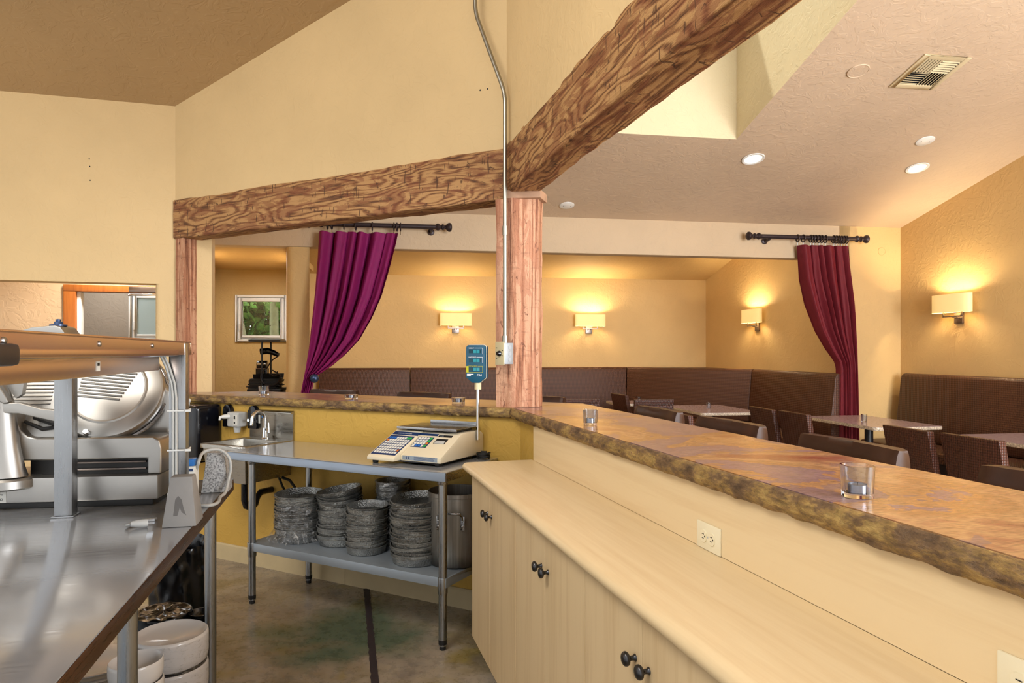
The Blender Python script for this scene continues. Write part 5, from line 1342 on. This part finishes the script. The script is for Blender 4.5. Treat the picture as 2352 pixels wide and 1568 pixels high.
# dining chairs: woven back, wooden legs; local facing +x (the back is at x=0)
def chair_proto():
    t = thing('dining_chair', '', 'chair', group='woven-back dining chairs')
    bk = MB(); bk.add([(-.06, -.23, .90), (-.06, .23, .90), (-.01, .23, .90), (-.01, -.23, .90), (.015, -.225, .52), (.015, .225, .52), (.065, .225, .52), (.065, -.225, .52)], [(0, 1, 2, 3), (7, 6, 5, 4), (0, 4, 5, 1), (1, 5, 6, 2), (2, 6, 7, 3), (3, 7, 4, 0)])
    bk.build('backrest', 'chair_weave', t, bevel=.006, seg=2)
    box(.03, .47, -.225, .225, .405, .475).build('seat', 'chair_weave', t, bevel=.02, seg=3)
    box(.04, .46, -.21, .21, .35, .405).build('seat_frame', 'chair_wood', t, bevel=.004)
    for sy in (-1, 1):
        y = sy * .195
        m = MB(); m.add([(.02, y - .02, .54), (.055, y - .02, .54), (.055, y + .02, .54), (.02, y + .02, .54), (.0, y - .016, .001), (.028, y - .016, .001), (.028, y + .016, .001), (.0, y + .016, .001)], [(0, 1, 2, 3), (7, 6, 5, 4), (0, 4, 5, 1), (1, 5, 6, 2), (2, 6, 7, 3), (3, 7, 4, 0)]); m.build('leg', 'chair_wood', t)
        m = MB(); m.add([(.41, y - .02, .36), (.45, y - .02, .36), (.45, y + .02, .36), (.41, y + .02, .36), (.425, y - .014, .001), (.45, y - .014, .001), (.45, y + .014, .001), (.425, y + .014, .001)], [(0, 1, 2, 3), (7, 6, 5, 4), (0, 4, 5, 1), (1, 5, 6, 2), (2, 6, 7, 3), (3, 7, 4, 0)]); m.build('leg', 'chair_wood', t)
    return t
CH = chair_proto(); cfirst = True
def chair(u, v, rz, label):
    global cfirst
    s = CH if cfirst else copy_tree(CH); cfirst = False
    c = w2(FC, u, v); s.location = (c.x, c.y, 0); s.rotation_euler = (0, 0, FC + rz); s['label'] = label
chair(3.50, 6.22, -.03, 'woven-back chair farther from camera at the table before the red curtain')
chair(3.53, 5.72, .0, 'woven-back chair nearer to camera at the table before the red curtain')
chair(3.62, 4.42, -.02, 'woven-back chair left of the two at the right-edge table')
chair(3.66, 3.90, .02, 'woven-back chair right of the two at the right-edge table')
chair(2.80, 8.55, .1, 'woven-back chair seen edge-on beside the alcove tables')
chair(2.02, 7.72, pi / 2, 'woven-back chair facing the alcove, just right of the corner post')
chair(2.85, 7.55, pi / 2 - .1, 'woven-back chair facing the alcove behind the farthest stool of the long bar')
chair(2.45, 5.8, .1, 'woven-back chair whose low back shows between two bar stools')

# bar stools with padded backs; local facing -y, back at y=0
def stool_proto():
    t = thing('bar_stool', '', 'bar stool', group='padded bar stools')
    zt_ = 1.146; m = MB()
    def fn(s, q):
        a = 2 * pi * q; x = (s - .5) * .46
        ez = min(1, (0.5 - abs(s - .5)) * 14) ** .5 if abs(s - .5) < .5 else 0
        th_ = .038 * (.72 + .28 * ez)
        yy = th_ * max(-1, min(1, 1.35 * cos(a))) ; zz = max(-1, min(1, 1.12 * sin(a)))
        z = zt_ - .155 + .155 * zz * (1 - .01 * (1 - ez)) + .003 * noise.noise(Vector((x * 14, a, 2)))
        return (x, yy - .06 * (x / .23) ** 2 * .35 + .03 * (z - .99) , z)
    m.grid(fn, 36, 28); n = 37
    m.f += [tuple(j * 37 for j in range(28)), tuple(j * 37 + 36 for j in range(27, -1, -1))]
    m.build('backrest', 'stool_leather', t, angle=60)
    box(-.21, .21, -.43, -.02, .70, .785).build('seat', 'stool_leather', t, bevel=.03, seg=4)
    box(-.19, .19, -.41, -.04, .66, .70).build('seat_frame', 'chair_wood', t, bevel=.004)
    for sx in (-1, 1):
        m = MB(); x = sx * .18
        m.tube([(x, .0, .90), (x, -.035, .68), (x * 1.08, .0, .002)], [.014, .018, .014], 8); m.build('leg', 'chair_wood', t)
        m = MB(); m.tube([(x, -.39, .68), (x * 1.08, -.42, .002)], [.018, .014], 8); m.build('leg', 'chair_wood', t)
    f = MB(); f.tube([(-.19, -.41, .25), (.19, -.41, .25)], .010, 8); f.tube([(-.19, -.01, .25), (.19, -.01, .25)], .010, 8); f.build('footrest', 'chair_wood', t)
    return t
ST = stool_proto(); sfirst = True
def stool(fr, u, v, dr, label):
    global sfirst
    s = ST if sfirst else copy_tree(ST); sfirst = False
    c = w2(fr, u, v); s.location = (c.x, c.y, 0); s.rotation_euler = (0, 0, fr + dr); s['label'] = label
stool(FA, -3.30, 1.74, .0, 'brown leather bar stool farthest along the long bar')
stool(FA, -2.64, 1.74, .02, 'brown leather bar stool second farthest along the long bar')
stool(FA, -1.93, 1.74, -.02, 'brown leather bar stool behind the near glass votive')
stool(FA, -1.2, 1.74, .03, 'brown leather bar stool cut off by the right edge of the picture')
stool(FB, -3.82, 4.2, .05, 'brown leather bar stool at the short bar beside the plum curtain')
stool(FB, -2.945, 4.2, .0, 'brown leather bar stool at the short bar behind the scale display')
stool(FB, -2.05, 4.22, .0, 'brown leather bar stool half hidden by the corner post')

# menu stand, menus and bits in the window nook
def nook_items():
    c = w2(FC, -1.49, 7.9)
    t = thing('host_stand', 'black host stand in the window nook behind the short bar', 'stand', (c.x, c.y, 0), FC)
    box(-.16, .16, -.20, .20, .001, 1.02).build('cabinet', 'dark_iron', t, bevel=.01)
    box(-.175, .175, -.22, .22, 1.0205, 1.05).build('top_board', 'black_metal', t, bevel=.006)
    rnd = random.Random(3)
    z = 1.0505
    for k in range(8):
        th_ = rnd.uniform(.010, .016); a = rnd.uniform(-.06, .06)
        m = MB(); m.box(-.17, .15, -.13, .13, 0, th_ - .001)
        o = m.build('menu_folder', 'paper_dark', loc=(c.x + rnd.uniform(-.035, .005), c.y + rnd.uniform(-.02, .02), z), rot=(0, 0, FC + a), bevel=.002); z += th_
        tag(o, 'black menu folder, %s of the pile on the host stand' % ['bottom', 'second from the bottom', 'third from the bottom', 'fourth from the bottom', 'fourth from the top', 'third from the top', 'second from the top', 'topmost'][k], 'menu', 'black menu folders')
    t = thing('document_tray', 'shallow black tray on top of the menu pile', 'tray', (c.x, c.y, z + .0005), FC)
    m = MB(); m.xprism([(-.11, 0), (.11, 0), (.14, .05), (.135, .05), (.105, .005), (-.105, .005), (-.135, .05), (-.14, .05)], -.13, .15); m.build('tray', 'black_metal', t)
    zt_ = z + .006
    t = thing('card_terminal', 'black boxy terminal with a rounded top standing in the tray', 'terminal', (c.x - .06, c.y, zt_), FC)
    box(-.06, .06, -.06, .06, 0, .10).build('body', 'black_plastic', t, bevel=.006)
    box(-.062, .062, -.062, .062, .1002, .108).build('ledge', 'nickel', t, bevel=.002)
    MB().lathe([(.05, -.055), (.05, .055)], 20, T(0, 0, .14) @ RY(pi / 2), True).build('roller', 'black_plastic', t, bevel=.006)
    box(-.045, .045, -.07, .02, .145, .165).build('bail', 'chrome', t, bevel=.004)
    # lamp with a flat shade on twin rods, and an iron scroll
    t = thing('twin_rod_lamp', 'black lamp with a flat shade on two thin rods on the host stand', 'lamp', (c.x, c.y, 1.0505), FC)
    for dx, y in ((-.03, -.165), (.0, .175)):
        MB().tube([(dx, y, 0), (dx, y, .53)], .009, 10).build('rod', 'black_metal', t)
    m = MB(); m.add([(-.14, -.1, .545), (.15, -.1, .545), (.15, .15, .545), (-.14, .15, .545), (-.165, -.19, .53), (.165, -.19, .53), (.165, .19, .53), (-.165, .19, .53)], [(0, 1, 2, 3), (0, 4, 5, 1), (1, 5, 6, 2), (2, 6, 7, 3), (3, 7, 4, 0), (7, 6, 5, 4)]); m.box(-.165, .165, -.19, .19, .508, .5298)
    m.build('shade', 'black_metal', t)
    m = MB(); m.tube([(-.08, .0, .40), (.0, .0, .41), (.06, .0, .39), (.12, .0, .36)], [.035, .035, .03, .022], 12); m.build('camera_head', 'black_plastic', t)
    MB().tube([(.15, -.18, .36), (.08, -.18, .31)] + [(.06 + .10 * cos(a * pi / 16), -.18, .13 + .10 * sin(a * pi / 16)) for a in range(10, 34)] + [(.10 + .035 * cos(a * pi / 6), -.18, .17 + .035 * sin(a * pi / 6)) for a in range(4, 14)], .007, 8).build('iron_scroll', 'dark_iron', t)
nook_items()

# aspens and shrubs outside the small window
def aspen(x, y, r, label, lean, seed):
    t = thing('aspen_tree', label, 'tree', (x, y, 0), 0, 'aspens outside the window')
    MB().tube([(lean * k / 8, .05 * sin(k), k * .5) for k in range(10)], [r * (1 - .05 * k) for k in range(10)], 14).build('trunk', 'bark_pale', t)
    kn = MB(); rn = random.Random(seed)
    for k in range(9):
        z = 1.2 + k * .25; a = rn.uniform(-2.4, -.6); kn.ball((lean * z / 4 + r * .95 * cos(a), r * .95 * sin(a), z), r * .35, r * .15, r * .2, 8, 5)
    kn.build('bark_scars', 'dark_iron', t)
    fo = leaves(rn, 700, (-.9, .9), (-.4, .4), (2.3, 4.6), .08); o = fo.build('foliage', 'leaf', t, smooth=False); o['kind'] = 'stuff'
def leaves(rn, n, xr, yr, zr, s):
    m = MB()
    for k in range(n):
        c = Vector((rn.uniform(*xr), rn.uniform(*yr), rn.uniform(*zr))); q = Matrix.Rotation(rn.uniform(0, 6.3), 4, Vector((rn.uniform(-1, 1), rn.uniform(-1, 1), rn.uniform(-1, 1)))) ; e = s * rn.uniform(.6, 1.3)
        m.add([(0, -e, 0), (e * .55, 0, .01), (0, e, 0), (-e * .55, 0, .01)], [(0, 1, 2, 3)], Matrix.Translation(c) @ q)
    return m
def ray(px, Y): return (px - CX) / F * Y
aspen(ray(580, 11.6), 11.6, .13, 'leaning pale aspen in the middle of the small window', -.5, 5)
aspen(ray(628, 13.0), 13.0, .10, 'upright pale aspen at the right of the small window', .05, 6)
rn = random.Random(12)
t = thing('leafy_shrub', 'dense green shrubbery behind the aspens outside the window', 'shrub', (ray(590, 14.5), 14.6, 0))
o = leaves(rn, 9000, (-3.4, 2.6), (-.3, .9), (0.3, 4.0), .17).build('foliage', 'leaf_dark', t, smooth=False); o['kind'] = 'stuff'
MB().tube([(0, .4, 0), (.1, .45, 1.5), (0, .5, 3)], [.08, .06, .03], 8).build('stem', 'bark_pale', t)
